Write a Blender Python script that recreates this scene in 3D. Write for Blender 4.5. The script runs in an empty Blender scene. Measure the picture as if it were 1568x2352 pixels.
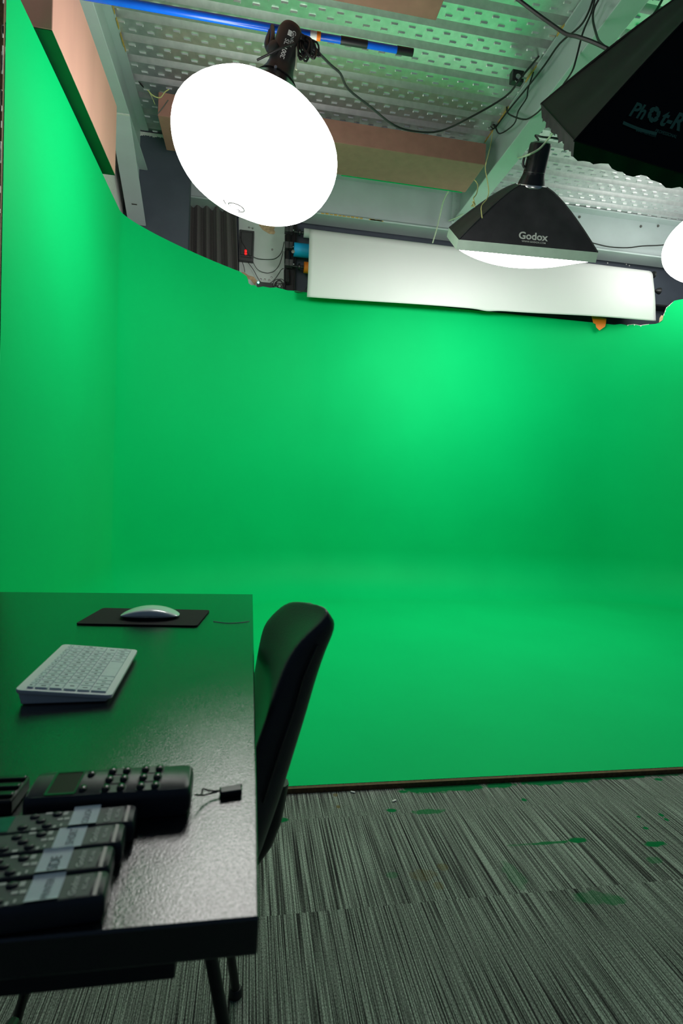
import bpy, bmesh, math, random
from mathutils import Vector, Matrix, Euler
random.seed(7)
SC = bpy.context.scene
COL = SC.collection
V = Vector

# ------------------------------------------------------------------ camera, light, exposure
F = 1240.0
HC = 1.0
CM = Matrix(((0.98527, -0.16578, 0.04206), (0.03513, -0.04447, -0.99839), (0.16739, 0.98516, -0.03799)))  # right, down, forward
cam_d = bpy.data.cameras.new('camera')
cam = bpy.data.objects.new('camera', cam_d)
COL.objects.link(cam)
cam_d.sensor_fit = 'HORIZONTAL'
cam_d.sensor_width = 24.0
cam_d.lens = F / 1568 * 24.0
cam_d.clip_start = 0.02
cam_d.dof.use_dof = True
cam_d.dof.focus_distance = 3.2
cam_d.dof.aperture_fstop = 9.0
_r, _d, _f = CM
cam.matrix_world = Matrix(((_r.x, -_d.x, -_f.x, 0), (_r.y, -_d.y, -_f.y, 0), (_r.z, -_d.z, -_f.z, HC), (0, 0, 0, 1)))
SC.camera = cam
SC.view_settings.view_transform = 'Standard'
SC.view_settings.look = 'None'
SC.view_settings.gamma = 1.0
SC.view_settings.exposure = 0.0
SC.view_settings.use_curve_mapping = False

GLOBE_L = 11.0
GODOX_L = 29.0
PHOTR_L = 6.0
WORLD_L = 0.065
GLOBE_R = 7.0
world = bpy.data.worlds.new('world')
SC.world = world
world.use_nodes = True
bg = world.node_tree.nodes['Background']
bg.inputs[0].default_value = (0.40, 0.65, 1.0, 1)
bg.inputs[1].default_value = WORLD_L


def at(x, y, X=None, Y=None, Z=None):
    """point where the sight line of photo pixel (x, y) meets a real plane of the room"""
    d = CM.transposed() @ V(((x - 784) / F, (y - 1176) / F, 1.0))
    if X is not None:
        t = X / d.x
    elif Y is not None:
        t = Y / d.y
    else:
        t = (Z - HC) / d.z
    return V((0, 0, HC)) + d * t


# ------------------------------------------------------------------ materials
def mat(name, col, rough=0.5, metal=0.0, spec=0.5, var=0.08, scale=30.0, bump=0.0, bscale=200.0, emit=None, el=0.0, coat=0.0, sheen=0.0, stretch=None):
    m = bpy.data.materials.new(name)
    m.use_nodes = True
    nt = m.node_tree
    b = nt.nodes['Principled BSDF']
    b.inputs['Roughness'].default_value = rough
    b.inputs['Metallic'].default_value = metal
    b.inputs['Specular IOR Level'].default_value = spec
    if coat:
        b.inputs['Coat Weight'].default_value = coat
        b.inputs['Coat Roughness'].default_value = 0.15
    if sheen:
        b.inputs['Sheen Weight'].default_value = sheen
        b.inputs['Sheen Roughness'].default_value = 0.4
    tc = nt.nodes.new('ShaderNodeTexCoord')
    vec = tc.outputs['Object']
    if stretch:
        mp = nt.nodes.new('ShaderNodeMapping')
        mp.inputs['Scale'].default_value = stretch
        nt.links.new(vec, mp.inputs[0])
        vec = mp.outputs[0]
    n = nt.nodes.new('ShaderNodeTexNoise')
    n.inputs['Scale'].default_value = scale
    n.inputs['Detail'].default_value = 4
    nt.links.new(vec, n.inputs['Vector'])
    mx = nt.nodes.new('ShaderNodeMix')
    mx.data_type = 'RGBA'
    lo = [max(0, c * (1 - var * 2)) for c in col[:3]]
    hi = [min(1, c * (1 + var * 2)) for c in col[:3]]
    mx.inputs[6].default_value = (*lo, 1)
    mx.inputs[7].default_value = (*hi, 1)
    nt.links.new(n.outputs['Fac'], mx.inputs[0])
    nt.links.new(mx.outputs[2], b.inputs['Base Color'])
    if bump:
        n2 = nt.nodes.new('ShaderNodeTexNoise')
        n2.inputs['Scale'].default_value = bscale
        n2.inputs['Detail'].default_value = 3
        nt.links.new(vec, n2.inputs['Vector'])
        bp = nt.nodes.new('ShaderNodeBump')
        bp.inputs['Strength'].default_value = bump
        bp.inputs['Distance'].default_value = 0.002
        nt.links.new(n2.outputs['Fac'], bp.inputs['Height'])
        nt.links.new(bp.outputs[0], b.inputs['Normal'])
    if emit:
        b.inputs['Emission Color'].default_value = (*emit, 1)
        b.inputs['Emission Strength'].default_value = el
    return m


M = {}
M['green'] = mat('chroma_green_paint', (0.0, 0.50, 0.14), 0.6, spec=0.06, sheen=0.03, var=0.04, scale=1.7, bump=0.05, bscale=60)
M['dgreen'] = mat('dark_green', (0.002, 0.085, 0.025), 0.6, spec=0.16, var=0.1, scale=8)
M['navy'] = mat('navy_wall_paint', (0.068, 0.082, 0.108), 0.6, var=0.12, scale=6)
M['board'] = mat('painted_board', (0.52, 0.58, 0.54), 0.6, var=0.06, scale=8)
M['raw'] = mat('raw_plaster', (0.75, 0.74, 0.7), 0.8, var=0.1, scale=60)
M['torn'] = mat('torn_brown_board', (0.5, 0.34, 0.2), 0.8, var=0.3, scale=40)
M['osb'] = mat('raw_chipboard', (0.10, 0.055, 0.02), 0.8, var=0.4, scale=90)
M['steel'] = mat('galvanised_deck', (0.84, 0.86, 0.86), 0.36, 0.8, var=0.1, scale=25, bump=0.12, bscale=90)
M['beam'] = mat('grey_steel_paint', (0.46, 0.53, 0.53), 0.42, spec=0.5, var=0.06, scale=5, bump=0.05, bscale=30)
M['pink'] = mat('pink_fire_board', (0.36, 0.165, 0.13), 0.75, var=0.1, scale=14, bump=0.1, bscale=40)  # darker pink: weaker light on the roof casings is put into the colour
M['pinkb'] = mat('pink_board_wrap', (0.55, 0.29, 0.225), 0.7, var=0.08, scale=6, stretch=(1, 1, 0.2))
M['rust'] = mat('ochre_primer', (0.55, 0.33, 0.06), 0.7, var=0.3, scale=50)
M['black'] = mat('black_plastic', (0.012, 0.012, 0.013), 0.42, var=0.15, scale=40, bump=0.1, bscale=400)
M['blackg'] = mat('black_gloss_plastic', (0.01, 0.01, 0.011), 0.22, var=0.15, scale=40)
M['rubber'] = mat('black_cable_rubber', (0.012, 0.012, 0.012), 0.5, var=0.2, scale=40)
M['fabric'] = mat('black_softbox_nylon', (0.034, 0.031, 0.036), 0.5, spec=0.4, var=0.25, scale=12, bump=0.35, bscale=14)
M['fabric2'] = mat('black_dull_nylon', (0.010, 0.010, 0.010), 0.6, spec=0.15, var=0.3, scale=9, bump=0.3, bscale=9)
M['lip'] = mat('white_softbox_lip', (0.62, 0.66, 0.62), 0.6, var=0.06, scale=20, bump=0.2, bscale=30)
M['silver'] = mat('silver_lining', (0.75, 0.75, 0.75), 0.25, 0.9, var=0.1, scale=20)
M['globe'] = mat('glowing_lantern_cloth', (0.85, 0.85, 0.83), 0.7, var=0.03, scale=6, emit=(1.0, 0.985, 0.95), el=GLOBE_L)
M['glober'] = mat('glowing_lantern_cloth_right', (0.85, 0.85, 0.83), 0.7, var=0.03, scale=6, emit=(1.0, 0.985, 0.95), el=GLOBE_R)
M['godoxd'] = mat('glowing_softbox_cloth', (0.85, 0.85, 0.83), 0.7, var=0.03, scale=6, emit=(1.0, 0.99, 0.96), el=GODOX_L)
M['photrd'] = mat('glowing_diffuser_cloth', (0.85, 0.85, 0.83), 0.7, var=0.03, scale=6, emit=(1.0, 0.99, 0.96), el=PHOTR_L)
M['blue'] = mat('blue_pole_paint', (0.005, 0.10, 0.62), 0.25, spec=0.6, var=0.06, scale=20)
M['cyanp'] = mat('blue_paper', (0.0, 0.32, 0.62), 0.6, var=0.04, scale=10)
M['orangep'] = mat('orange_paper', (0.9, 0.2, 0.005), 0.6, var=0.05, scale=10)
M['paper'] = mat('white_seamless_paper', (0.70, 0.70, 0.695), 0.65, spec=0.2, var=0.015, scale=3)
M['white'] = mat('white_label', (0.75, 0.75, 0.73), 0.6, var=0.04, scale=60)
M['logo'] = mat('pale_print', (0.62, 0.64, 0.6), 0.6, var=0.04, scale=80)
M['logog'] = mat('grey_print', (0.10, 0.30, 0.20), 0.6, var=0.06, scale=80)
M['grey'] = mat('dark_grey_plastic', (0.05, 0.048, 0.052), 0.5, var=0.12, scale=60)
M['curtain'] = mat('charcoal_curtain', (0.085, 0.08, 0.075), 0.85, var=0.25, scale=180, sheen=0.2)
M['red'] = mat('red_switch', (0.7, 0.01, 0.01), 0.3, emit=(1, 0.02, 0.02), el=0.6)
M['led'] = mat('green_led', (0.2, 0.9, 0.6), 0.3, emit=(0.15, 1.0, 0.6), el=6.0)
M['metal'] = mat('bare_metal', (0.6, 0.6, 0.6), 0.3, 1.0, var=0.08, scale=40)
M['cord'] = mat('pale_cord', (0.5, 0.58, 0.42), 0.8, var=0.1, scale=80)
M['string'] = mat('yellow_string', (0.55, 0.5, 0.2), 0.8, var=0.15, scale=80)
M['conduit'] = mat('white_conduit', (0.72, 0.72, 0.7), 0.5, var=0.06, scale=40)
M['alu'] = mat('white_aluminium', (0.90, 0.92, 0.91), 0.4, spec=0.5, var=0.03, scale=30)
M['key'] = mat('white_key_plastic', (0.76, 0.86, 0.85), 0.45, var=0.03, scale=60)
M['mouse'] = mat('white_gloss_acrylic', (0.88, 0.92, 0.92), 0.18, spec=0.6, var=0.02, scale=30, coat=0.5)
M['pad'] = mat('black_pad_cloth', (0.014, 0.013, 0.013), 0.85, spec=0.25, var=0.3, scale=300, bump=0.3, bscale=900)
M['remote'] = mat('dark_remote_plastic', (0.022, 0.024, 0.03), 0.36, spec=0.55, var=0.12, scale=200, bump=0.15, bscale=1500)
M['remoteface'] = mat('grey_remote_face', (0.07, 0.085, 0.085), 0.45, var=0.1, scale=120)
M['bevelrim'] = mat('pale_remote_rim', (0.55, 0.48, 0.46), 0.5, var=0.08, scale=80)
M['screen'] = mat('dark_display', (0.016, 0.015, 0.007), 0.5, spec=0.15, var=0.1, scale=60)
M['lcd'] = mat('teal_display', (0.02, 0.11, 0.10), 0.2, var=0.15, scale=100)
M['tape'] = mat('white_tape', (0.66, 0.76, 0.8), 0.7, var=0.03, scale=80)
M['ink'] = mat('grey_ink', (0.10, 0.13, 0.16), 0.7, var=0.1, scale=80)
M['leather'] = mat('black_leatherette', (0.028, 0.030, 0.033), 0.42, spec=0.6, var=0.15, scale=60, bump=0.25, bscale=500)
M['scuff'] = mat('dark_scuff', (0.1, 0.1, 0.09), 0.8, var=0.4, scale=90)


def table_mat():
    m = mat('black_table_laminate', (0.010, 0.011, 0.012), 0.12, spec=1.0, var=0.2, scale=300, bump=0.17, bscale=800, coat=0.2)
    nt = m.node_tree
    b = nt.nodes['Principled BSDF']
    tc = nt.nodes['Texture Coordinate']
    n = nt.nodes.new('ShaderNodeTexNoise')
    n.inputs['Scale'].default_value = 7
    n.inputs['Detail'].default_value = 5
    nt.links.new(tc.outputs['Object'], n.inputs['Vector'])
    r = nt.nodes.new('ShaderNodeMapRange')
    r.inputs[1].default_value = 0.35
    r.inputs[2].default_value = 0.65
    r.inputs[3].default_value = 0.09
    r.inputs[4].default_value = 0.13
    nt.links.new(n.outputs['Fac'], r.inputs[0])
    nt.links.new(r.outputs[0], b.inputs['Roughness'])
    return m


M['table'] = table_mat()


def carpet_mat(stains, ochre):
    m = bpy.data.materials.new('striped_carpet')
    m.use_nodes = True
    nt = m.node_tree
    N = nt.nodes.new
    L = nt.links.new
    b = nt.nodes['Principled BSDF']
    b.inputs['Roughness'].default_value = 0.95
    b.inputs['Specular IOR Level'].default_value = 0.1
    geo = N('ShaderNodeNewGeometry')
    sep = N('ShaderNodeSeparateXYZ')
    L(geo.outputs['Position'], sep.inputs[0])

    def mth(op, a, bb=None, clamp=False):
        x = N('ShaderNodeMath')
        x.operation = op
        x.use_clamp = clamp
        for i, q in enumerate((a, bb)):
            if q is None:
                continue
            if isinstance(q, (int, float)):
                x.inputs[i].default_value = q
            else:
                L(q, x.inputs[i])
        return x.outputs[0]
    # rows of carpet planks: every row shifts the stripes sideways
    row = mth('FLOOR', mth('DIVIDE', mth('ADD', sep.outputs[1], 0.22), 0.363))
    col = mth('FLOOR', mth('DIVIDE', mth('ADD', sep.outputs[0], mth('MULTIPLY', row, 0.31)), 0.72))
    xs = mth('ADD', sep.outputs[0], mth('ADD', mth('MULTIPLY', row, 3.137), mth('MULTIPLY', col, 1.71)))
    cv = N('ShaderNodeCombineXYZ')
    L(xs, cv.inputs[0])
    L(mth('MULTIPLY', sep.outputs[1], 0.006), cv.inputs[1])
    n1 = N('ShaderNodeTexNoise')
    n1.inputs['Scale'].default_value = 310
    n1.inputs['Detail'].default_value = 2.5
    n1.inputs['Roughness'].default_value = 0.7
    L(cv.outputs[0], n1.inputs['Vector'])
    st = N('ShaderNodeMapRange')
    st.inputs[1].default_value = 0.40
    st.inputs[2].default_value = 0.60
    L(n1.outputs['Fac'], st.inputs[0])
    mp = N('ShaderNodeMapping')
    mp.inputs['Scale'].default_value = (1.0, 0.45, 1)
    L(geo.outputs['Position'], mp.inputs[0])
    n2 = N('ShaderNodeTexNoise')
    n2.inputs['Scale'].default_value = 520
    n2.inputs['Detail'].default_value = 1.5
    L(mp.outputs[0], n2.inputs['Vector'])
    fl = N('ShaderNodeMapRange')
    fl.inputs[1].default_value = 0.3
    fl.inputs[2].default_value = 0.7
    fl.inputs[3].default_value = 0.45
    fl.inputs[4].default_value = 1.5
    L(n2.outputs['Fac'], fl.inputs[0])
    mix = N('ShaderNodeMix')
    mix.data_type = 'RGBA'
    mix.inputs[6].default_value = (0.025, 0.022, 0.023, 1)
    mix.inputs[7].default_value = (0.35, 0.40, 0.34, 1)  # green tint is light bounced off the cove, put into the stripe colour
    L(st.outputs[0], mix.inputs[0])
    mul = N('ShaderNodeMix')
    mul.data_type = 'RGBA'
    mul.blend_type = 'MULTIPLY'
    mul.inputs[0].default_value = 1.0
    L(mix.outputs[2], mul.inputs[6])
    L(fl.outputs[0], mul.inputs[7])
    # dried paint drips
    n3 = N('ShaderNodeTexNoise')
    n3.inputs['Scale'].default_value = 38
    n3.inputs['Detail'].default_value = 5
    L(geo.outputs['Position'], n3.inputs['Vector'])
    wob = mth('MULTIPLY', mth('SUBTRACT', n3.outputs['Fac'], 0.5), 1.7)
    n4 = N('ShaderNodeTexNoise')
    n4.inputs['Scale'].default_value = 16
    n4.inputs['Detail'].default_value = 4
    L(geo.outputs['Position'], n4.inputs['Vector'])

    def mask(lst):
        tot = None
        for (cx, cy, rx, ry, s) in lst:
            dx = mth('DIVIDE', mth('SUBTRACT', sep.outputs[0], cx), rx)
            dy = mth('DIVIDE', mth('SUBTRACT', sep.outputs[1], cy), ry)
            d = mth('SQRT', mth('ADD', mth('MULTIPLY', dx, dx), mth('MULTIPLY', dy, dy)))
            k = mth('MULTIPLY', mth('MULTIPLY', mth('SUBTRACT', mth('ADD', 1.25, wob), d), 3.0, True), s)
            tot = k if tot is None else mth('MAXIMUM', tot, k)
        return tot
    cur = mul.outputs[2]
    for lst, c in ((stains, (0.005, 0.17, 0.05, 1)), (ochre, (0.16, 0.12, 0.03, 1))):
        k = mask(lst)
        mm = N('ShaderNodeMix')
        mm.data_type = 'RGBA'
        L(k, mm.inputs[0])
        L(cur, mm.inputs[6])
        mm.inputs[7].default_value = c
        cur = mm.outputs[2]
    L(cur, b.inputs['Base Color'])
    bp = N('ShaderNodeBump')
    bp.inputs['Strength'].default_value = 0.5
    bp.inputs['Distance'].default_value = 0.003
    L(mth('ADD', st.outputs[0], n2.outputs['Fac']), bp.inputs['Height'])
    L(bp.outputs[0], b.inputs['Normal'])
    return m


# ------------------------------------------------------------------ mesh helpers
class MB:
    """collects shapes and links them as ONE mesh object"""

    def __init__(self, T=None):
        self.bm = bmesh.new()
        self.T = T

    def v(self, p):
        p = V(p)
        return self.bm.verts.new(self.T @ p if self.T else p)

    def face(self, pts, mi=0):
        f = self.bm.faces.new([self.v(p) for p in pts])
        f.material_index = mi
        return self

    def vface(self, vs, mi=0):
        try:
            f = self.bm.faces.new(vs)
            f.material_index = mi
        except ValueError:
            pass

    def hexa(self, p, mi=0):
        """8 corners: bottom ring 0-3 (ccw), top ring 4-7"""
        a = [self.v(q) for q in p]
        for i in ((3, 2, 1, 0), (4, 5, 6, 7), (0, 1, 5, 4), (1, 2, 6, 5), (2, 3, 7, 6), (3, 0, 4, 7)):
            self.vface([a[k] for k in i], mi)
        return self

    def box(self, c, s, R=None, mi=0):
        c = V(c)
        pts = []
        for z in (-1, 1):
            for x, y in ((-1, -1), (1, -1), (1, 1), (-1, 1)):
                q = V((x * s[0] / 2, y * s[1] / 2, z * s[2] / 2))
                pts.append(c + (R @ q if R else q))
        return self.hexa(pts, mi)

    def span(self, a, b, mi=0):
        return self.box([(a[i] + b[i]) / 2 for i in range(3)], [abs(b[i] - a[i]) for i in range(3)], None, mi)

    def rings(self, rings, cap=True, closed=True, mi=0):
        vs = [[self.v(p) for p in r] for r in rings]
        n = len(vs[0])
        for a, b in zip(vs[:-1], vs[1:]):
            for i in range(n if closed else n - 1):
                j = (i + 1) % n
                self.vface((a[i], a[j], b[j], b[i]), mi)
        if cap and closed:
            self.vface(list(reversed(vs[0])), mi)
            self.vface(vs[-1], mi)
        return self

    def tube(self, pts, r, n=8, mi=0, smooth=3):
        pts = [V(p) for p in pts]
        if smooth and len(pts) > 2:
            pts = catmull(pts, smooth)
        rr = r if isinstance(r, (list, tuple)) else [r] * len(pts)
        if len(rr) != len(pts):
            rr = [rr[int(i * (len(rr) - 1) / max(1, len(pts) - 1))] for i in range(len(pts))]
        side = None
        rings = []
        for i, p in enumerate(pts):
            d = (pts[min(i + 1, len(pts) - 1)] - pts[max(i - 1, 0)])
            if d.length < 1e-9:
                d = V((0, 0, 1))
            d.normalize()
            a = d.orthogonal() if side is None else side - d * side.dot(d)
            if a.length < 1e-4:
                a = d.orthogonal()
            a.normalize()
            side = a
            b = d.cross(a).normalized()
            rings.append([p + (a * math.cos(2 * math.pi * k / n) + b * math.sin(2 * math.pi * k / n)) * rr[i] for k in range(n)])
        return self.rings(rings, mi=mi)

    def lathe(self, prof, o, ax, n=24, mi=0):
        """prof = [(radius, distance along axis)]"""
        o = V(o)
        ax = V(ax).normalized()
        a = ax.orthogonal().normalized()
        b = ax.cross(a)
        return self.rings([[o + ax * h + (a * math.cos(2 * math.pi * k / n) + b * math.sin(2 * math.pi * k / n)) * max(r, 1e-4) for k in range(n)] for r, h in prof], mi=mi)

    def grid(self, fn, nu, nv, mi=0):
        g = [[self.v(fn(i / nu, j / nv)) for j in range(nv + 1)] for i in range(nu + 1)]
        for i in range(nu):
            for j in range(nv):
                self.vface((g[i][j], g[i + 1][j], g[i + 1][j + 1], g[i][j + 1]), mi)
        return self

    def build(self, name, m, parent=None, bevel=0.0, smooth=True, subd=0, solid=0.0, seg=2, ang=40):
        bm = self.bm
        bmesh.ops.remove_doubles(bm, verts=bm.verts, dist=1e-6)
        bmesh.ops.recalc_face_normals(bm, faces=bm.faces)
        xs = [v.co for v in bm.verts]
        lo = V((min(c.x for c in xs), min(c.y for c in xs), min(c.z for c in xs)))
        hi = V((max(c.x for c in xs), max(c.y for c in xs), max(c.z for c in xs)))
        o = V(((lo.x + hi.x) / 2, (lo.y + hi.y) / 2, lo.z))
        bmesh.ops.translate(bm, verts=bm.verts, vec=-o)
        me = bpy.data.meshes.new(name)
        if smooth:
            for f in bm.faces:
                f.smooth = True
        bm.to_mesh(me)
        bm.free()
        for q in (m if isinstance(m, (list, tuple)) else (m,)):
            me.materials.append(q)
        ob = bpy.data.objects.new(name, me)
        COL.objects.link(ob)
        if parent:
            ob.parent = parent
            ob.location = o - world_loc(parent)
        else:
            ob.location = o
        if solid:
            s = ob.modifiers.new('solid', 'SOLIDIFY')
            s.thickness = solid
            s.offset = 0
        if bevel:
            bv = ob.modifiers.new('bevel', 'BEVEL')
            bv.width = bevel
            bv.segments = seg
            bv.limit_method = 'ANGLE'
            bv.angle_limit = math.radians(35)
        if subd:
            sd = ob.modifiers.new('subd', 'SUBSURF')
            sd.levels = subd
            sd.render_levels = subd
        if smooth and not subd:
            try:
                me.set_sharp_from_angle(angle=math.radians(ang))
            except Exception:
                pass
        return ob


def world_loc(o):
    l = V((0, 0, 0))
    while o:
        l += o.location
        o = o.parent
    return l


def catmull(p, k):
    out = []
    n = len(p)
    for i in range(n - 1):
        a, b, c, d = p[max(i - 1, 0)], p[i], p[i + 1], p[min(i + 2, n - 1)]
        for j in range(k):
            t = j / k
            out.append(0.5 * ((2 * b) + (c - a) * t + (2 * a - 5 * b + 4 * c - d) * t * t + (3 * b - a - 3 * c + d) * t ** 3))
    out.append(p[-1])
    return out


def tag(o, label=None, cat=None, group=None, kind=None):
    for k, q in (('label', label), ('category', cat), ('group', group), ('kind', kind)):
        if q:
            o[k] = q
    return o


def thing(name, label, cat, loc=(0, 0, 0), group=None):
    o = bpy.data.objects.new(name, None)
    o.empty_display_size = 0.05
    COL.objects.link(o)
    o.location = loc
    return tag(o, label, cat, group)


def copy_tree(o, parent=None):
    c = o.copy()
    COL.objects.link(c)
    if parent:
        c.parent = parent
    for ch in list(o.children):
        copy_tree(ch, c)
    return c


def lettering(name, s, m, fn, parent, width, bold=0.0, shear=0.0, thick=0.0, spacing=1.0):
    """letters as real thin geometry; fn maps flat (x in 0..1 of width, y) metres onto the surface"""
    cu = bpy.data.curves.new('letters', 'FONT')
    cu.body = s
    cu.size = 1.0
    cu.offset = bold
    cu.shear = shear
    cu.space_character = spacing
    cu.resolution_u = 3
    tmp = bpy.data.objects.new('letters', cu)
    COL.objects.link(tmp)
    dg = bpy.context.evaluated_depsgraph_get()
    dg.update()
    me = bpy.data.meshes.new_from_object(tmp.evaluated_get(dg))
    bpy.data.objects.remove(tmp)
    xs = [v.co.x for v in me.vertices]
    if not xs:
        return None
    x0, x1 = min(xs), max(xs)
    k = width / (x1 - x0)
    mb = MB()
    vs = [mb.bm.verts.new(fn((v.co.x - x0) * k, v.co.y * k)) for v in me.vertices]
    for p in me.polygons:
        mb.vface([vs[i] for i in p.vertices])
    bpy.data.meshes.remove(me)
    return mb.build(name, m, parent, smooth=False)


# ================================================================== THE SETTING
def stain(x, y, rx, ry, s=1.0):
    p = at(x, y, Z=0)
    return (p.x, p.y, rx, ry, s)


green_st = [stain(985, 1812, .10, .025), stain(1060, 1808, .08, .022), stain(1150, 1803, .05, .016), stain(1255, 1795, .09, .02),
            stain(1330, 1790, .06, .02), stain(1420, 1783, .12, .018), stain(1520, 1777, .10, .016, .8), stain(985, 1864, .045, .012, .8),
            stain(900, 1862, .016, .008), stain(648, 1884, .02, .01), stain(1325, 1930, .024, .011), stain(1262, 1936, .05, .006, .9),
            stain(1200, 1940, .05, .004, .5), stain(1503, 1939, .03, .011), stain(1180, 2010, .022, .04, .35), stain(1360, 2062, .05, .02, .45),
            stain(1405, 2068, .03, .014, .6), stain(1203, 1837, .008, .007), stain(1518, 1872, .007, .008), stain(1529, 1882, .008, .008),
            stain(1466, 1876, .006, .005), stain(1482, 1902, .008, .006), stain(1510, 1790, .014, .008), stain(1500, 1975, .02, .012, .5),
            stain(900, 2010, .014, .01, .4), stain(640, 1812, .03, .02, .8)]
ochre_st = [stain(770, 1826, .006, .008, .7), stain(776, 1853, .007, .009, .8), stain(1017, 1992, .014, .014, .45), stain(1006, 2034, .012, .012, .4),
            stain(970, 2010, .03, .02, .3)]
fl = MB()
fl.face([(-3.0, -1.5, 0), (6.0, -1.5, 0), (6.0, 6.0, 0), (-3.0, 6.0, 0)])
tag(fl.build('floor', carpet_mat(green_st, ochre_st)), kind='structure', label='grey striped carpet floor with dried green paint stains')

# ---- the green cyclorama: floor, coved bottom, straight left and back walls, rounded corner
XW, YW, RC, CR, ZF = -0.95, 5.18, 1.25, 0.42, 0.018
XR = 4.6                      # right wall, mirrored corner
CL, CRt = V((XW + RC, YW - RC)), V((XR - RC, YW - RC))


PLAN = [V((XW, y)) for y in (1.0, 2.25, 2.6, 3.0, 3.4, 3.7)]
_b = (V((XW, 3.98)), V((XW, 4.24)), V((.10, 5.18)), V((.62, YW)))
for i in range(41):
    t_ = i / 40
    PLAN.append(_b[0] * (1 - t_) ** 3 + _b[1] * (3 * t_ * (1 - t_) ** 2) + _b[2] * (3 * t_ * t_ * (1 - t_)) + _b[3] * t_ ** 3)
PLAN += [V((x, YW)) for x in (1.0, 1.6, 2.2, 2.8, 3.2)]
for i in range(31):
    a = math.pi / 2 * (1 - i / 30)
    PLAN.append(CRt + V((math.cos(a), math.sin(a))) * RC)
PLAN += [V((XR, y)) for y in (3.4, 2.8, 2.2, 1.0)]


def plan_hit(px_, py_):
    """where a sight line meets the curved plan of the cove"""
    d = at(px_, py_, Y=1.0) - V((0, 0, HC))
    for p, q in zip(PLAN[:-1], PLAN[1:]):
        e_ = q - p
        den = d.x * e_.y - d.y * e_.x
        if abs(den) < 1e-12:
            continue
        t_ = (p.x * e_.y - p.y * e_.x) / den
        u_ = (p.x * d.y - p.y * d.x) / den
        if t_ > 0 and 0 <= u_ <= 1:
            return V((d.x * t_, d.y * t_, HC + d.z * t_))


def plan_normal(q):
    best, nb = 9, None
    for i in range(len(PLAN) - 1):
        e_ = PLAN[i + 1] - PLAN[i]
        k_ = max(0, min(1, (q - PLAN[i]).dot(e_) / e_.length_squared))
        dd = (PLAN[i] + e_ * k_ - q).length
        if dd < best:
            n0 = PLAN[i + 1] - PLAN[max(0, i - 1)]
            n1 = PLAN[min(len(PLAN) - 1, i + 2)] - PLAN[i]
            nn = (n0.normalized() * (1 - k_) + n1.normalized() * k_).normalized()
            best, nb = dd, V((nn.y, -nn.x))
    return nb


cut_l = [(566, 634), (569, 641), (571, 651), (577, 655), (585, 655), (592, 660), (604, 658), (620, 661), (634, 660), (650, 664), (660, 667), (680, 668), (700, 671)]
cut_r = [(1394, 744), (1410, 746), (1425, 744), (1440, 747), (1455, 745), (1470, 748), (1490, 745), (1505, 744), (1513, 741), (1520, 735), (1523, 724), (1526, 717),
         (1529, 708), (1536, 702), (1545, 694), (1547, 691), (1556, 689), (1568, 687)]
path, tops = [], []


def add(q, z):
    q = V((q[0], q[1]))
    if path and (path[-1][0] - q).length < 1e-4:
        return
    path.append((q, plan_normal(q)))
    tops.append(z)


hl = [plan_hit(*c) for c in cut_l]
hr = [plan_hit(*c) for c in cut_r]
for q in PLAN[1:]:
    if q.x < hl[0].x - .01 and q.x < 2:
        add(q, 2.86)
for h in hl:
    add(h.xy, h.z)
for x in (.6, 1.0, 1.6, 2.2, 2.8, 3.2):
    if x > hl[-1].x + .02 and x < hr[0].x - .02:
        add((x, YW), 2.862)
for h in hr:
    add(h.xy, h.z)
for q in PLAN[:-1]:
    if q.x > hr[-1].x + .01:
        add(q, hr[-1].z)
corner_px = cut_l
cy = MB()
prof = [(CR * (1 - math.sin(a)), CR * (1 - math.cos(a))) for a in [math.pi / 2 * i / 8 for i in range(9)]]  # (inset, height) floor -> wall


_in = (V((XW + CR, 3.6)), V((XW + CR, 4.12)), V((.22, YW - CR)), V((.78, YW - CR)))


def bez(c, t_):
    return c[0] * (1 - t_) ** 3 + c[1] * (3 * t_ * (1 - t_) ** 2) + c[2] * (3 * t_ * t_ * (1 - t_)) + c[3] * t_ ** 3


def inner(p, nrm):
    """foot of the cove: where the curve meets the flat floor"""
    if p.x > CRt.x:
        return p + nrm * CR
    if p.x > .62:
        return V((.78 + (p.x - .62) * (CRt.x - .78) / (CRt.x - .62), YW - CR))
    if p.y < 3.98:
        return V((XW + CR, 2.25 + (p.y - 2.25) * (3.6 - 2.25) / (3.98 - 2.25)))
    t_ = min((k_ / 400 for k_ in range(401)), key=lambda q_: (bez(_b, q_) - p).length)
    return bez(_in, t_)


feet = [inner(*q) for q in path]


def cyc_pt(i, j):
    p, nrm = path[i]
    if j <= 8:
        ins, h = prof[j]
        q = p + (feet[i] - p) * (ins / CR)
        return V((q.x, q.y, ZF + h))
    t = (j - 8) / 8
    return V((p.x, p.y, ZF + CR + (tops[i] - ZF - CR) * t))


g = [[cy.v(cyc_pt(i, j)) for j in range(17)] for i in range(len(path))]
for i in range(len(path) - 1):
    for j in range(16):
        cy.vface((g[i][j], g[i + 1][j], g[i + 1][j + 1], g[i][j + 1]))
floor_edge = [g[i][0] for i in range(len(path))]
e0 = cy.v((XW + CR, 1.75, ZF))
e1 = cy.v((XR - CR, 1.75, ZF))
cy.vface([e0, e1] + list(reversed(floor_edge)))
for i in range(len(path) - 1):  # thickness of the boards seen at the top edge
    a, b = path[i], path[i + 1]
    ta = V((a[0].x - a[1].x * .018, a[0].y - a[1].y * .018, tops[i]))
    tb = V((b[0].x - b[1].x * .018, b[0].y - b[1].y * .018, tops[i + 1]))
    cy.vface((g[i][16], g[i + 1][16], cy.v(tb), cy.v(ta)), 1)
cyc = cy.build('wall_cyclorama', [M['green'], M['raw']], smooth=True, ang=60)
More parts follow.
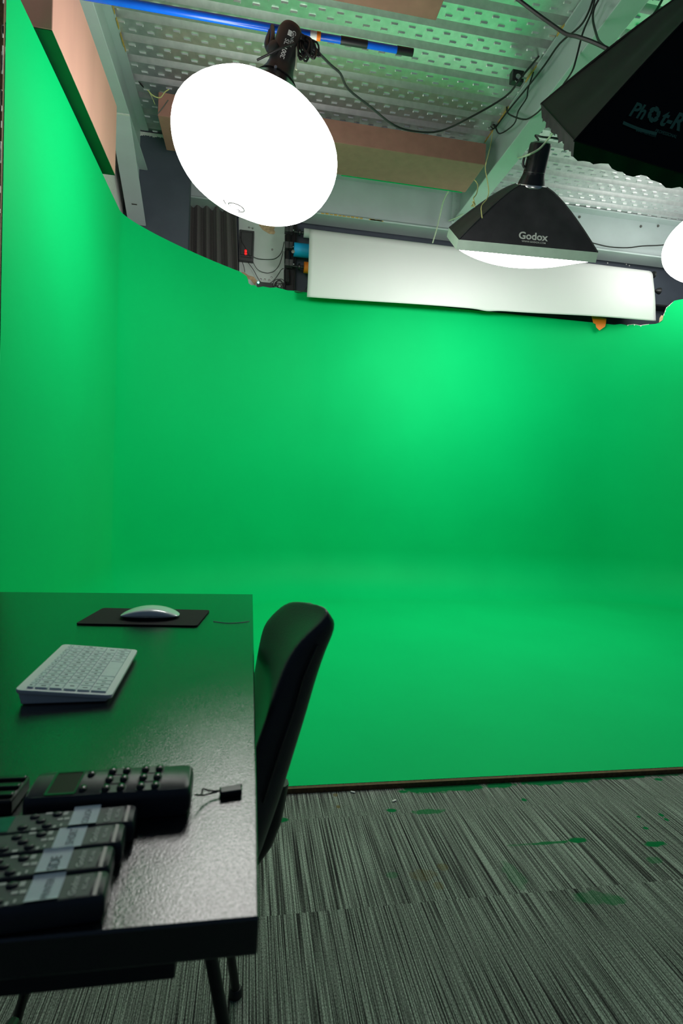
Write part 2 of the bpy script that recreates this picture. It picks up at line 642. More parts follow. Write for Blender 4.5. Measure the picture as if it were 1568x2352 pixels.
tag(cyc, 'green painted infinity cove sweeping from floor into curved back and left walls', 'wall', kind='structure')
# peeled paint along the broken top edge
pe = MB()
for seq in (corner_px[1:], [(1440, 747), (1455, 745), (1470, 748), (1490, 745)], [(1523, 724), (1526, 717), (1529, 708), (1536, 702), (1545, 694)]):
    for a, b in zip(seq[:-1], seq[1:]):
        yy = plan_hit(*a).y - .004
        n = 4
        pts = []
        for i in range(n + 1):
            t = i / n
            pts.append((a[0] + (b[0] - a[0]) * t, a[1] + (b[1] - a[1]) * t, random.uniform(0.5, 3.5)))
        if seq[0][0] < 800:
            continue
        for p, q in zip(pts[:-1], pts[1:]):
            pe.face([at(p[0], p[1] - 1, Y=yy), at(q[0], q[1] - 1, Y=yy), at(q[0] + .5, q[1] + q[2], Y=yy), at(p[0] + .5, p[1] + p[2], Y=yy)])
pe.build('peeled_paint', M['raw'], cyc, smooth=False)
tb = MB()
tb.face([plan_hit(1513, 741) * .998 + V((0, 0, .002)), plan_hit(1521, 735) * .998 + V((0, 0, .002)), plan_hit(1523, 725) * .998 + V((0, 0, .002)), plan_hit(1518, 724) * .998 + V((0, 0, .002)), plan_hit(1514, 731) * .998 + V((0, 0, .002))])
tb.build('torn_board_edge', M['torn'], cyc, smooth=False)

tr = MB()
tr.span((-1.2, 1.735, 0.0), (5.6, 1.7495, ZF - .001))
tag(tr.build('trim_1', M['osb']), 'dark raw board edge of the green floor against the carpet', 'trim', kind='structure')
tr = MB()
tr.span((XW - .045, 2.235, 0), (XW - .002, 2.2485, 2.87), 0)
for i in range(26):  # chipped white filler along the edge
    z = random.uniform(1.4, 2.8)
    tr.span((XW - .0035 - random.uniform(.001, .004), 2.233, z), (XW - .0018, 2.236, z + random.uniform(.02, .08)), 1)
tag(tr.build('trim_2', [M['osb'], M['raw']], smooth=False), 'brown raw end of the green left wall with chipped white edge', 'trim', kind='structure')

# ---- walls behind and above the cove
wb = MB()
wb.span((-1.0, 5.34, 0), (6.0, 5.44, 4.0))
wallb = tag(wb.build('wall_back', M['navy'], smooth=False), 'dark navy back wall above the green cove', 'wall', kind='structure')
sc_ = MB()
for (x0, y0, x1, y1) in ((720, 508, 760, 511), (890, 530, 930, 535), (935, 535, 975, 541), (1362, 583, 1400, 587), (1445, 592, 1475, 595), (1552, 617, 1568, 625)):
    for i in range(5):
        t = i / 5
        a = (x0 + (x1 - x0) * t, y0 + (y1 - y0) * t)
        h = random.uniform(1, 3.5)
        sc_.face([at(a[0], a[1], Y=5.337), at(a[0] + (x1 - x0) / 5, a[1] + (y1 - y0) / 5, Y=5.337), at(a[0] + (x1 - x0) / 5, a[1] + (y1 - y0) / 5 + h * random.random(), Y=5.337), at(a[0], a[1] + h, Y=5.337)])
for q in ((1395, 604), (1434, 603), (1438, 607), (1445, 610)):
    p = at(*q, Y=5.337)
    sc_.lathe([(.008, 0), (.005, .002)], p, (0, -1, 0), 10)
sc_.build('paint_scuff', M['raw'], wallb, smooth=False)
wg = MB()
wg.span((-1.25, 1.6, 0), (-1.13, 4.86, 3.95))
tag(wg.build('wall_left', M['raw'], smooth=False), 'off-white plaster wall glimpsed above the green left wall', 'wall', kind='structure')
wl = MB()
wl.span((-2.2, 4.86, 0), (-0.60, 4.96, 3.925))
wll = tag(wl.build('wall_return', M['navy'], smooth=False), 'dark navy wall behind the left steel beam', 'wall', kind='structure')
cr_ = MB()
for i in range(30):
    x = -1.02 + i * .012
    cr_.face([(x, 4.857, 3.93), (x + .012, 4.857, 3.93), (x + .012, 4.857, 3.91 - random.uniform(0, .018)), (x, 4.857, 3.91 - random.uniform(0, .018))])
cr_.build('plaster_edge', M['raw'], wll, smooth=False)

# ---- galvanised roof deck: pans with pressed dimples, grooves between
dk = MB()
XD0, XD1, ZD = -2.2, 5.8, 3.955
PER, PAN, GD = 0.18, 0.115, 0.055
y = 1.6
while y < 5.5:
    prof_ = [(y, ZD), (y + PAN, ZD), (y + PAN + .012, ZD + GD), (y + PER - .012, ZD + GD), (y + PER, ZD)]
    for (ya, za), (yb, zb) in zip(prof_[:-1], prof_[1:]):
        dk.face([(XD0, ya, za), (XD1, ya, za), (XD1, yb, zb), (XD0, yb, zb)])
    for r in (0, 1):
        yc = y + PAN * (0.27 if r == 0 else 0.73)
        x = XD0 + (0.06 if r else 0.0) + (int(y * 100) % 5) * .01
        while x < XD1 - .1:
            a, b, h = .023, .0085, .009
            base = [dk.v((x + sx * a, yc + sy * b, ZD - .0002)) for sx, sy in ((-1, -1), (1, -1), (1, 1), (-1, 1))]
            top = [dk.v((x + sx * a * .8, yc + sy * b * .5, ZD - h)) for sx, sy in ((-1, -1), (1, -1), (1, 1), (-1, 1))]
            dk.vface(top)
            for i in range(4):
                j = (i + 1) % 4
                dk.vface((base[i], base[j], top[j], top[i]))
            x += .115
    y += PER
tag(dk.build('ceiling', M['steel'], smooth=False), 'galvanised corrugated steel deck ceiling with pressed dimples', 'ceiling', kind='structure')


# ================================================================== STEEL BEAMS AND BOXED CASINGS
def ibeam_y(x0, x1, y0, y1, z0, z1, tf=.014, tw=.01):
    b = MB()
    xm = (x0 + x1) / 2
    b.span((x0, y0, z0), (x1, y1, z0 + tf)).span((x0, y0, z1 - tf), (x1, y1, z1)).span((xm - tw / 2, y0, z0 + tf * .9), (xm + tw / 2, y1, z1 - tf * .9))
    return b


t = thing('steel_beam', 'pale grey steel roof beam slanting along the right, black cables along its side', 'beam', (1.88, 3.3, 3.62))
ibeam_y(1.813, 1.955, 1.4, 5.03, 3.62, 3.95).build('beam_body', M['beam'], t, bevel=.004)
e = MB()
for i in range(8):
    yy = 2.2 + i * .33 + random.uniform(0, .1)
    e.span((1.8115, yy, 3.937), (1.815, yy + random.uniform(.05, .2), 3.951))
e.build('peeling_primer', M['rust'], t)
pl = MB()
pl.span((1.80, 5.028, 3.60), (1.968, 5.04, 3.95))
for i in range(4):
    for x in (1.835, 1.935):
        pl.lathe([(.009, 0), (.009, .008), (.004, .009)], (x, 5.028, 3.66 + i * .075), (0, -1, 0), 6)
pl.build('bolted_end_plate', M['beam'], t, bevel=.001)

t = thing('steel_beam', 'pale grey steel beam high on the left beside the pink casing, its lower end dropping to a point', 'beam', (-1.02, 3.0, 3.15))
ibeam_y(-1.085, -.945, 1.4, 4.86, 3.62, 3.955).build('beam_body', M['beam'], t, bevel=.003)
h = MB()
for d in (0,):
    h.hexa([(-1.085, 4.18, 3.618), (-.945, 4.18, 3.618), (-.945, 4.90 - .045, 3.16), (-1.085, 4.90 - .045, 3.16),
            (-1.085, 4.20, 3.622), (-.945, 4.20, 3.622), (-.945, 4.90 - .043, 3.172), (-1.085, 4.90 - .043, 3.172)])
h.hexa([(-1.02, 4.21, 3.612), (-1.01, 4.21, 3.612), (-1.01, 4.855, 3.175), (-1.02, 4.855, 3.175),
        (-1.02, 4.25, 3.62), (-1.01, 4.25, 3.62), (-1.01, 4.855, 3.62), (-1.02, 4.855, 3.62)])
h.build('haunch', M['beam'], t, bevel=.002)
w = MB()
w.span((-1.085, 4.168, 3.616), (-.944, 4.182, 3.621))
w.build('weld_seam', M['raw'], t)
e = MB()
for i in range(9):
    yy = 3.15 + i * .1 + random.uniform(0, .03)
    e.span((-.9465, yy, 3.925 + random.uniform(0, .012)), (-.9435, yy + random.uniform(.04, .1), 3.95))
e.build('peeling_primer', M['rust'], t)
s = MB()
for q in ((283, 485), (290, 488), (298, 486), (306, 484), (275, 489)):
    pass
s.span((-1.03, 4.70, 3.255), (-.99, 4.73, 3.258))
s.build('scuff_mark', M['scuff'], t)

t = thing('steel_beam', 'pale grey steel edge beam running along the back wall above the paper roll', 'beam', (2.6, 5.15, 3.54))
b = MB()
b.span((-.75, 5.045, 3.54), (5.9, 5.255, 3.556)).span((-.75, 5.06, 3.935), (5.9, 5.255, 3.95)).span((-.75, 5.15, 3.55), (5.9, 5.162, 3.94))
b.build('beam_body', M['beam'], t, bevel=.004)
bo = MB()
for x in (3.2, 3.9, 4.1, 2.9):
    bo.lathe([(.012, 0), (.012, .01), (.006, .012)], (x, 5.15, 3.90 + random.uniform(-.02, .02)), (0, -1, 0), 8)
bo.build('bolt_head', M['scuff'], t)
gr = MB()
for (x0, x1) in ((.55, .95), (1.0, 1.12)):
    for i in range(10):
        x = x0 + (x1 - x0) * i / 10
        gr.face([(x, 5.0445, 3.542), (x + .03, 5.0445, 3.542), (x + .03, 5.0445, 3.55 + random.uniform(0, .006)), (x, 5.0445, 3.55 + random.uniform(0, .006))])
gr.build('yellow_mould', M['rust'], t, smooth=False)


def casing(label, a, b, m=None, end=None):
    t = thing('beam_casing', label, 'boxed casing', ((a[0] + b[0]) / 2, (a[1] + b[1]) / 2, a[2]))
    MB().span(a, b).build('casing_boards', m or M['pink'], t, bevel=.004)
    return t


t = casing('long pink boxed casing under the roof deck behind the left globe lantern', (-.745, 4.132, 3.62), (1.735, 4.535, 3.785))
s = MB()
s.tube([at(362, 262, Y=4.131), at(374, 247, Y=4.131), at(386, 230, Y=4.131)], .004, 5)
s.build('split_seam', M['scuff'], t)
s = MB()
for i in range(24):
    x = .65 + i * .044
    s.span((x, 4.537, 3.616), (x + .044, 4.541, 3.622 + random.uniform(0, .006)))
s.build('painted_edge', M['green'], t)
casing('pink boxed casing crossing the roof deck at the top edge of the photo', (-.53, 2.35, 3.62), (.918, 2.975, 3.80))
t = casing('tall pink casing board leaning along the top of the green left wall', (-1.075, 2.53, 2.887), (-.889, 3.60, 3.30), M['pinkb'])
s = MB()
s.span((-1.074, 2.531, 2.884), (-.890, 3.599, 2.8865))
s.build('dark_green_underside', M['dgreen'], t, smooth=False)  # thin dark green sheet covering the underside of the casing

# ================================================================== BLUE POLE, LANTERN AND LIGHT HEADS
PZ = 3.3


def pole_at(x, y):
    return at(x, y, Z=PZ)


pa, pb = pole_at(265, 2), pole_at(948, 121)
pdir = (pb - pa).normalized()
t = thing('telescopic_pole', 'blue telescopic pole with black grips slung under the roof deck', 'pole', tuple((pa + pb) / 2 - V((0, 0, .02))))


def pseg(x0, x1, r, m, name, lab=None):
    def on(x):
        lo, hi = 0.0, 1.0
        for _ in range(30):
            mid = (lo + hi) / 2
            q = CM @ (pa + (pb - pa) * mid - V((0, 0, HC)))
            if q.x / q.z * F + 784 < x:
                lo = mid
            else:
                hi = mid
        return pa + (pb - pa) * lo
    a = on(x0) if x0 > 265 else pa - pdir * .6
    o = MB().tube([a, on(x1)], r, 16, smooth=0).build(name, m, t)
    if lab:
        o['label'] = lab
    return o


pseg(200, 655, .0185, M['blue'], 'tube_section')
pseg(655, 684, .0192, M['white'], 'paper_label', 'white paper sticker')
pseg(684, 712, .0186, M['blue'], 'tube_section')
pseg(712, 727, .0192, M['white'], 'paper_label', 'white paper sticker')
pseg(727, 736, .0193, M['orangep'], 'paper_label', 'orange sticker')
pseg(736, 782, .0165, M['blue'], 'tube_section')
pseg(782, 843, .0185, M['black'], 'grip', 'black rubber grip')
pseg(843, 911, .0165, M['blue'], 'tube_section')
pseg(911, 948, .0185, M['black'], 'end_cap', 'black end cap')

# ---- globe lantern
GC = V((-.031, 2.75, 2.634))
GA = V((.25, -.04, 1)).normalized()
a_, b_ = .408, .272


def globe_mesh(c, ax, ra, rb, seed):
    rnd = random.Random(seed)
    ph = [rnd.uniform(0, 6.28) for _ in range(6)]
    e1_ = ax.orthogonal().normalized()
    e2_ = ax.cross(e1_)
    m = MB()
    nu, nv = 64, 32
    rings = []
    for j in range(1, nv):
        th = math.pi * j / nv
        ring = []
        for i in range(nu):
            p = 2 * math.pi * i / nu
            s = 1 - .012 * abs(math.sin(4 * p + ph[0])) * math.sin(th) + .008 * math.sin(3 * p + ph[1] + 2 * th) + .006 * math.sin(5 * th + 2 * p + ph[2])
            # flatter shoulders like stretched cloth on hoops
            st = math.sin(th) ** .96
            r = ra * st * s
            ring.append(c + ax * (rb * math.cos(th) * s) + (e1_ * math.cos(p) + e2_ * math.sin(p)) * r)
        rings.append(ring)
    m.rings(rings)
    return m


def lantern(c, ax, seed, label, detailed=True):
    t = thing('globe_lantern', label, 'lantern light', tuple(c - V((0, 0, .4))), None)
    sh = globe_mesh(c, ax, a_, b_, seed).build('lantern_shade', M['globe'], t, ang=180)
    return t


lan = lantern(GC, GA, 3, 'large glowing white globe lantern hanging from the blue pole on the left')
# drawstring loop at the underside and seam
vd = (V((0, 0, HC)) - GC).normalized()
dp = GC - GA * b_ * 1.0
loop = MB()
cen = at(540, 472, Y=2.62)
lp = [at(x, y, Y=2.60) for x, y in ((513, 461), (524, 476), (540, 486), (557, 486), (561, 479), (552, 470), (536, 465), (526, 464), (530, 473), (545, 482))]
for p in lp:
    pass


def on_globe(x, y):
    """first hit of a sight line with the lantern ellipsoid"""
    o = V((0, 0, HC))
    d = (at(x, y, Y=2.0) - o).normalized()
    tt, best = 1.5, None
    while tt < 4.5:
        p = o + d * tt - GC
        h = p.dot(GA)
        r = (p - GA * h).length
        q = (h / b_) ** 2 + (r / a_) ** 2
        if q <= 1.0:
            best = o + d * (tt - .006)
            break
        tt += .004
    return best


pts = [on_globe(x, y) for x, y in ((513, 459), (520, 470), (532, 480), (548, 486), (560, 486), (558, 478), (546, 470), (532, 466), (524, 468), (538, 478), (552, 484))]
pts = [p for p in pts if p]
if len(pts) > 3:
    MB().tube(pts, .0028, 6).build('drawstring', M['rubber'], lan)
# light head of the lantern
neck = GC + GA * (b_ * .93)
hd = thing('led_light_head', 'black studio light head mounted on top of the left globe lantern', 'light head', tuple(neck))
MB().lathe([(.21, -.015), (.205, -.008), (.135, .055), (.13, .06), (.08, .115), (.07, .125)], neck, GA, 28).build('mount_skirt', M['blackg'], hd)
MB().lathe([(.10, .10), (.085, .12), (.070, .15), (.063, .18), (.062, .20), (.062, .335), (.056, .35), (.050, .362), (.02, .367)], neck, GA, 28).build('body', M['black'], hd)
bx = GA.cross(V((0, 1, 0))).normalized()
tip = neck + GA * .25


def head_text(name, s, width, h0, off, mname, bold=0.0):
    # letters run along the axis on the camera-facing side of the body
    up = GA
    front = (V((0, 0, HC)) - tip)
    front = (front - up * front.dot(up)).normalized()
    side = up.cross(front).normalized()
    r = .0645

    def fn(x, y):
        ang = (off + y) / r
        return neck + up * (h0 - x) + (front * math.cos(ang) + side * math.sin(ang)) * (r)
    return lettering(name, s, M[mname], fn, hd, width, bold)


head_text('brand_print', 'Godox', .075, .315, .008, 'logo', .01)
head_text('model_print', 'SL 100D', .10, .265, -.016, 'logo', .015)
up = GA
front = (V((0, 0, HC)) - tip)
front = (front - up * front.dot(up)).normalized()
side = up.cross(front).normalized()
mk = MB()
mk.hexa([neck + up * (.285 + a) + front * .062 - side * .015 + side * (s_ + .003) + front * d for d in (-.003, .003) for a, s_ in ((0, 0), (.022, 0), (.022, .018), (0, .018))])
mk.build('emblem', M['logo'], hd, smooth=False)
yk = MB()
A0 = at(640, 118, Y=2.76)
yk.tube([at(638, 130, Y=2.72), at(620, 118, Y=2.72), at(613, 100, Y=2.74), at(622, 72, Y=pa.y - .01)], .014, 10)
yk.tube([at(622, 104, Y=2.72), at(626, 85, Y=2.74), at(625, 62, Y=pa.y - .02)], .012, 10)
yk.lathe([(.03, 0), (.03, .03), (.02, .035)], at(632, 118, Y=2.70), (-.5, -.6, .1), 16)
yk.build('yoke_clamp', M['black'], hd)
MB().tube([at(590, 138, Y=2.66), at(618, 124, Y=2.64), at(650, 108, Y=2.63), at(676, 100, Y=2.66)], .005, 7).build('locking_lever', M['rubber'], hd)
hk = MB()
hk.tube([at(668, 98, Y=2.76), at(664, 84, Y=2.78), at(668, 72, Y=2.80)], .012, 8)
hk.lathe([(.028, 0), (.028, .05), (.018, .06)], at(697, 112, Y=2.74), (1, 0, .2), 14)
hk.build('hanging_bracket', M['black'], hd)
for q in ((633, 154), (662, 187)):
    MB().lathe([(.008, 0), (.006, .004)], at(*q, Y=2.64), V((0, -1, -.4)), 10).build('screw', M['metal'], hd)

# coil of spare cable
co = MB()
for i in range(9):
    p0 = at(690 + random.uniform(-4, 4), 84 + random.uniform(-3, 3), Y=2.74)
    ang = math.radians(200 + i * 17)
    bot = at(690 + i * 5 + random.uniform(-2, 2), 138 - i * 1.5 + random.uniform(-6, 4), Y=2.70 + random.uniform(-.03, .05))
    wv = V((random.uniform(.012, .03), random.uniform(-.03, .03), .01))
    mid = (p0 + bot) / 2
    co.tube([p0, mid + wv + V((.015, 0, 0)), bot + V((.008, 0, .004)), bot - V((.008, 0, 0)), mid - wv, p0 + V((.004, .004, 0))], .0048, 7, smooth=4)
for i in range(4):
    co.tube([at(684, 82 + i * 3, Y=2.71), at(692, 79 + i * 3, Y=2.70), at(700, 84 + i * 3, Y=2.72)], .005, 7)
tag(co.build('coiled_cable', M['rubber']), 'bundle of coiled black cable hanging beside the left light head', 'cable')


def cable(name, label, pts, r, m='rubber', cat='cable', n=7):
    return tag(MB().tube(pts, r, n, smooth=4).build(name, M[m]), label, cat)


cable('power_cable', 'thin black cable sagging from the coil across to the right steel beam',
      [at(731, 121, Y=2.75), at(760, 150, Y=2.9), at(782, 170, Y=3.0), at(800, 205, Y=3.2), at(850, 245, Y=3.4), at(905, 288, Y=3.6), at(955, 302, Y=3.65), at(1010, 301, Y=3.65),
       at(1075, 272, Y=3.55), at(1160, 222, Y=3.45), at(1195, 180, Y=3.35), at(1238, 128, X=1.80)], .0065)
cable('power_cable', 'thick black cable entering at the top and dropping onto the right softbox',
      [at(1186, -4, Y=2.3), at(1235, 33, Y=2.25), at(1270, 58, Y=2.2), at(1300, 78, Y=2.15), at(1325, 84, Y=2.1), at(1360, 96, Y=2.05), at(1395, 112, Y=2.0)], .0075)
bxs = 1.868
cable('power_cable', 'black cable strapped along the upper edge of the right steel beam',
      [at(1362, -4, X=1.80), at(1350, 30, X=1.80), at(1330, 62, X=1.80), at(1285, 100, X=1.80), at(1250, 150, X=1.80), at(1215, 195, X=1.80), at(1170, 250, X=1.80), at(1138, 292, X=1.80)], .006)
cable('power_cable', 'black cable hanging in a slack line over the web of the right beam',
      [at(1366, -4, X=1.79), at(1357, 30, X=1.79), at(1338, 75, X=1.79), at(1324, 130, X=1.79), at(1313, 165, X=1.79), at(1292, 196, X=1.79), at(1283, 215, X=1.79)], .0055)
cable('power_cable', 'black cable looping down from the top of the right beam to the big softbox',
      [at(1376, -4, X=1.79), at(1364, 20, X=1.78), at(1361, 45, X=1.76), at(1368, 75, X=1.74), at(1376, 95, X=1.70), at(1394, 112, X=1.66)], .006)
cable('power_cable', 'black cable looping under the left side of the right beam',
      [at(1163, 246, X=1.805), at(1166, 260, X=1.80), at(1185, 270, X=1.79), at(1208, 274, X=1.79), at(1230, 262, X=1.79), at(1248, 245, X=1.79)], .0055)
cable('power_cable', 'kinked black cable crossing the lower end of the right beam',
      [at(1225, 165, X=1.803), at(1212, 205, X=1.80), at(1209, 225, X=1.80), at(1190, 255, X=1.80), at(1180, 285, X=1.80), at(1148, 307, X=1.80), at(1138, 293, X=1.80)], .005)
kn = MB()
kn.tube([at(1134 + random.uniform(-12, 8), 292 + random.uniform(-7, 9), X=1.795) + V((random.uniform(-.02, .01), 0, 0)) for i in range(16)], .0035, 6)
tag(kn.build('cable_tie', M['rubber']), 'knot of black cable ties at the deck end of the right beam', 'cable tie')
for q in ((1288, 88), (1240, 156), (1213, 190)):
    pass
cable('power_cable', 'short black cable in the top right corner above the big softbox', [at(1522, -4, Y=2.6), at(1508, 22, Y=2.55), at(1490, 46, Y=2.5), at(1468, 68, Y=2.4)], .0065)
cable('power_cable', 'black cable running from the small softbox head to behind the big softbox',
      [at(1233, 338, Y=3.3), at(1236, 322, Y=3.32), at(1229, 311, Y=3.35), at(1246, 315, Y=3.4), at(1280, 318, Y=3.4), at(1328, 328, Y=3.4)], .006)
cable('power_cable', 'thin black cable sagging across the back beam to the right globe',
      [at(1340, 552, Y=5.0), at(1368, 560, Y=5.03), at(1400, 567, Y=5.03), at(1440, 569, Y=5.03), at(1475, 565, Y=5.03), at(1520, 563, Y=5.0), at(1552, 556, Y=4.9)], .006)
cable('hanging_cord', 'pale cord from the right beam to the head of the small softbox', [at(1275, 298, Y=3.0), at(1258, 320, Y=3.1), at(1238, 342, Y=3.12), at(1212, 356, Y=3.14), at(1203, 359, Y=3.3), at(1189, 363, Z=3.616)], .006, 'cord', 'cord')
cable('hanging_cord', 'pale cord hanging from the pink casing down to the white paper', [at(1029, 440, Y=4.6), at(1018, 462, Y=4.8), at(1010, 495, Y=4.97), at(1002, 528, Y=4.98), at(993, 558, Y=4.98)], .006, 'cord', 'cord')
cable('hanging_cord', 'pale cord tied low on the right beam behind the small softbox', [at(1030, 507, Z=3.615), at(1046, 501, Z=3.61), at(1064, 492, Z=3.615)], .005, 'cord', 'cord')
cable('yellow_string', 'long frayed yellow string dangling from the right beam onto the small softbox',
      [at(1131, 303, X=1.79), at(1127, 330, X=1.77), at(1120, 360, Y=3.45), at(1114, 385, Y=3.4), at(1118, 410, Y=3.38), at(1122, 440, Y=3.36), at(1117, 458, Y=3.34), at(1105, 474, Y=3.32), at(1107, 501, Y=3.30)], .0032, 'string', 'string', 5)
ks = [at(1089, 413, Y=3.6), at(1097, 425, Y=3.55), at(1094, 445, Y=3.45), at(1087, 455, Y=3.38), at(1089, 465, Y=3.36), at(1082, 474, Y=3.34), at(1091, 470, Y=3.34), at(1085, 463, Y=3.34), at(1090, 476, Y=3.33)]
cable('yellow_string', 'short knotted yellow string beside the pink casing end', ks, .0036, 'string', 'string', 5)
cable('white_conduit', 'white conduit clipped along the upper edge of the left beam', [at(263, -3, X=-.94), at(275, 40, X=-.94), at(294, 105, X=-.94), at(316, 178, X=-.94)], .007, 'conduit', 'conduit')
cable('loose_wire', 'thin black wire looping off the end of the white conduit', [at(316, 178, X=-.93), at(328, 193, X=-.91), at(340, 207, X=-.89), at(352, 192, X=-.86), at(358, 178, X=-.84), at(352, 160, X=-.84), at(341, 147, X=-.85)], .0042, 'rubber', 'wire')
cable('loose_wire', 'short doubled black wire tail below the white conduit', [at(314, 180, X=-.93), at(326, 197, X=-.90), at(338, 206, X=-.885)], .0045, 'rubber', 'wire')
cable('yellow_string', 'yellow string tied to the pink casing left of the globe', [at(339, 207, Y=3.9), at(352, 220, Y=4.0), at(368, 224, Y=4.05), at(378, 212, Y=4.05), at(388, 205, Y=4.05)], .0036, 'string', 'string', 5)
cable('yellow_string', 'thin yellow string under the black wires at the left beam', [at(341, 209, Y=3.9), at(349, 224, Y=4.0), at(356, 240, Y=4.1)], .002, 'string', 'string', 5)
cable('hanging_cord', 'short pale cord beside the left light head', [at(681, 105, Y=2.70), at(681, 130, Y=2.66), at(679, 156, Y=2.64), at(682, 160, Y=2.64)], .004, 'cord', 'cord', 6)

jb = thing('junction_box', 'small black junction box with exposed terminal under the deck by the right beam', 'junction box', tuple(at(1188, 178, Y=3.5)))
MB().box(at(1186, 179, Y=3.52), (.085, .05, .075)).build('box_body', M['black'], jb, bevel=.006)
lt = MB()
lt.lathe([(.014, 0), (.018, .006), (.008, .012)], at(1189, 177, Y=3.49), (0, -1, 0), 12)
lt.tube([at(1183, 185, Y=3.485), at(1188, 190, Y=3.48), at(1194, 184, Y=3.485)], .003, 6)
lt.tube([at(1196, 178, Y=3.49), at(1208, 180, Y=3.49)], .006, 6)
lt.build('terminal', M['metal'], jb)


# ================================================================== SOFTBOXES
def softbox(name, label, loc, rot, W, H, D, lip, ra, rb_, bow, m_shell, m_diff, bulge, ruffle=False):
    ca, cb, cc = rot
    Rz = Matrix.Rotation(ca, 4, 'Z')
    Rx = Matrix.Rotation(cb, 4, 'X')
    Ry = Matrix.Rotation(cc, 4, 'Y')
    T = Matrix.Translation(loc) @ Rz @ Rx @ Ry
    t = thing(name, label, 'softbox', loc)

    def half(s):  # s=0 rim .. 1 ring
        k = (1 - s) ** bow
        return ra + (W / 2 - ra) * k, rb_ + (H / 2 - rb_) * k

    def surf(face, u, s):
        a, b = half(s)
        z = lip + (D - lip) * s
        sag = .022 * math.sin(math.pi * s) * math.cos(u * math.pi / 2) + .004 * math.sin(7 * u + 5 * s) * math.sin(math.pi * s)
        if face == 0:
            return V((u * a, -b + sag, z))
        if face == 1:
            return V((a - sag, u * b, z))
        if face == 2:
            return V((-u * a, b - sag, z))
        return V((-a + sag, -u * b, z))
    for f in range(4):
        sh = MB(T)
        sh.grid(lambda i, j: surf(f, i * 2 - 1, j), 20, 18)
        o = sh.build('fabric_panel', m_shell, t, ang=180)
    # rods in the seams
    for sx, sy in ((-1, -1), (1, -1), (1, 1), (-1, 1)):
        r = MB(T)
        pts = []
        for i in range(15):
            a, b = half(i / 14)
            pts.append((sx * a, sy * b, lip + (D - lip) * i / 14))
        r.tube(pts, .0045, 6, smooth=0)
        r.build('seam_rod', m_shell, t)
    # lip
    l = MB(T)
    if not ruffle:
        l.rings([[(-W / 2, -H / 2, lip), (W / 2, -H / 2, lip), (W / 2, H / 2, lip), (-W / 2, H / 2, lip)],
                 [(-W / 2 - .004, -H / 2 - .004, 0), (W / 2 + .004, -H / 2 - .004, 0), (W / 2 + .004, H / 2 + .004, 0), (-W / 2 - .004, H / 2 + .004, 0)]], cap=False)
        l.build('rim_band', M['lip'], t, smooth=False, solid=.004)
    else:
        per = []
        for (p, q, n) in (((-W / 2, -H / 2), (W / 2, -H / 2), 40), ((W / 2, -H / 2), (W / 2, H / 2), 40), ((W / 2, H / 2), (-W / 2, H / 2), 40), ((-W / 2, H / 2), (-W / 2, -H / 2), 40)):
            for i in range(n):
                per.append((p[0] + (q[0] - p[0]) * i / n, p[1] + (q[1] - p[1]) * i / n))
        rings = []
        for j in range(5):
            s = j / 4
            ring = []
            for i, (x, yq) in enumerate(per):
                wv = s * (.004 * math.sin(i * 1.1) + .003 * math.sin(i * 2.3 + 1))
                k = 1 - .05 * s
                ring.append((x * k + wv, yq * k + wv, lip - s * (.042 + .005 * math.sin(i * .83) + .004 * math.sin(i * 1.9))))
            rings.append(ring)
        l.rings(rings, cap=False)
        l.build('ruffled_skirt', m_shell, t)
        e = MB(T)
        e.tube([(-W / 2, -H / 2, lip), (W / 2, -H / 2, lip), (W / 2, H / 2, lip), (-W / 2, H / 2, lip), (-W / 2, -H / 2, lip)], .0035, 6, smooth=0)
        e.build('rim_piping', M['fabric2'], t)
    d = MB(T)
    zd = 0.0 if not ruffle else lip + .05
    kd = 1.0 if not ruffle else .84

    def dif(i, j):
        u, v_ = i * 2 - 1, j * 2 - 1
        return V((u * W / 2 * .985 * kd, v_ * H / 2 * .985 * kd, zd - bulge * (1 - u * u) ** .75 * (1 - v_ * v_) ** .75))
    d.grid(dif, 24, 18)
    d.build('diffuser', m_diff, t, ang=180)
    return t, T, surf


gx, GT, gsurf = softbox('softbox_light', 'black rectangular softbox with white rim hanging in front of the paper roll', (1.768, 3.594, 2.743), (-.211, .56, .064),
                        .9, .6, .38, .06, .085, .07, .80, M['fabric'], M['godoxd'], .115)


def on_face(T, surf, u0, s0, W, D, eps=.004):
    """flat text metres -> softbox front panel; u0,s0 = left end of baseline"""
    p0 = surf(0, u0, s0)

    def fn(x, y):
        s = s0 + y / D
        s = max(0.0, min(.98, s))
        # u follows x at constant metres
        a = (surf(0, 1, s) - surf(0, -1, s)).length / 2
        a0 = (surf(0, 1, s0) - surf(0, -1, s0)).length / 2
        u = (u0 * a0 + x) / a
        p = surf(0, u, s)
        du = surf(0, u + .02, s) - surf(0, u - .02, s)
        ds = surf(0, u, min(.99, s + .02)) - surf(0, u, max(0, s - .02))
        n = du.cross(ds).normalized()
        return T @ (p + n * eps)
    return fn


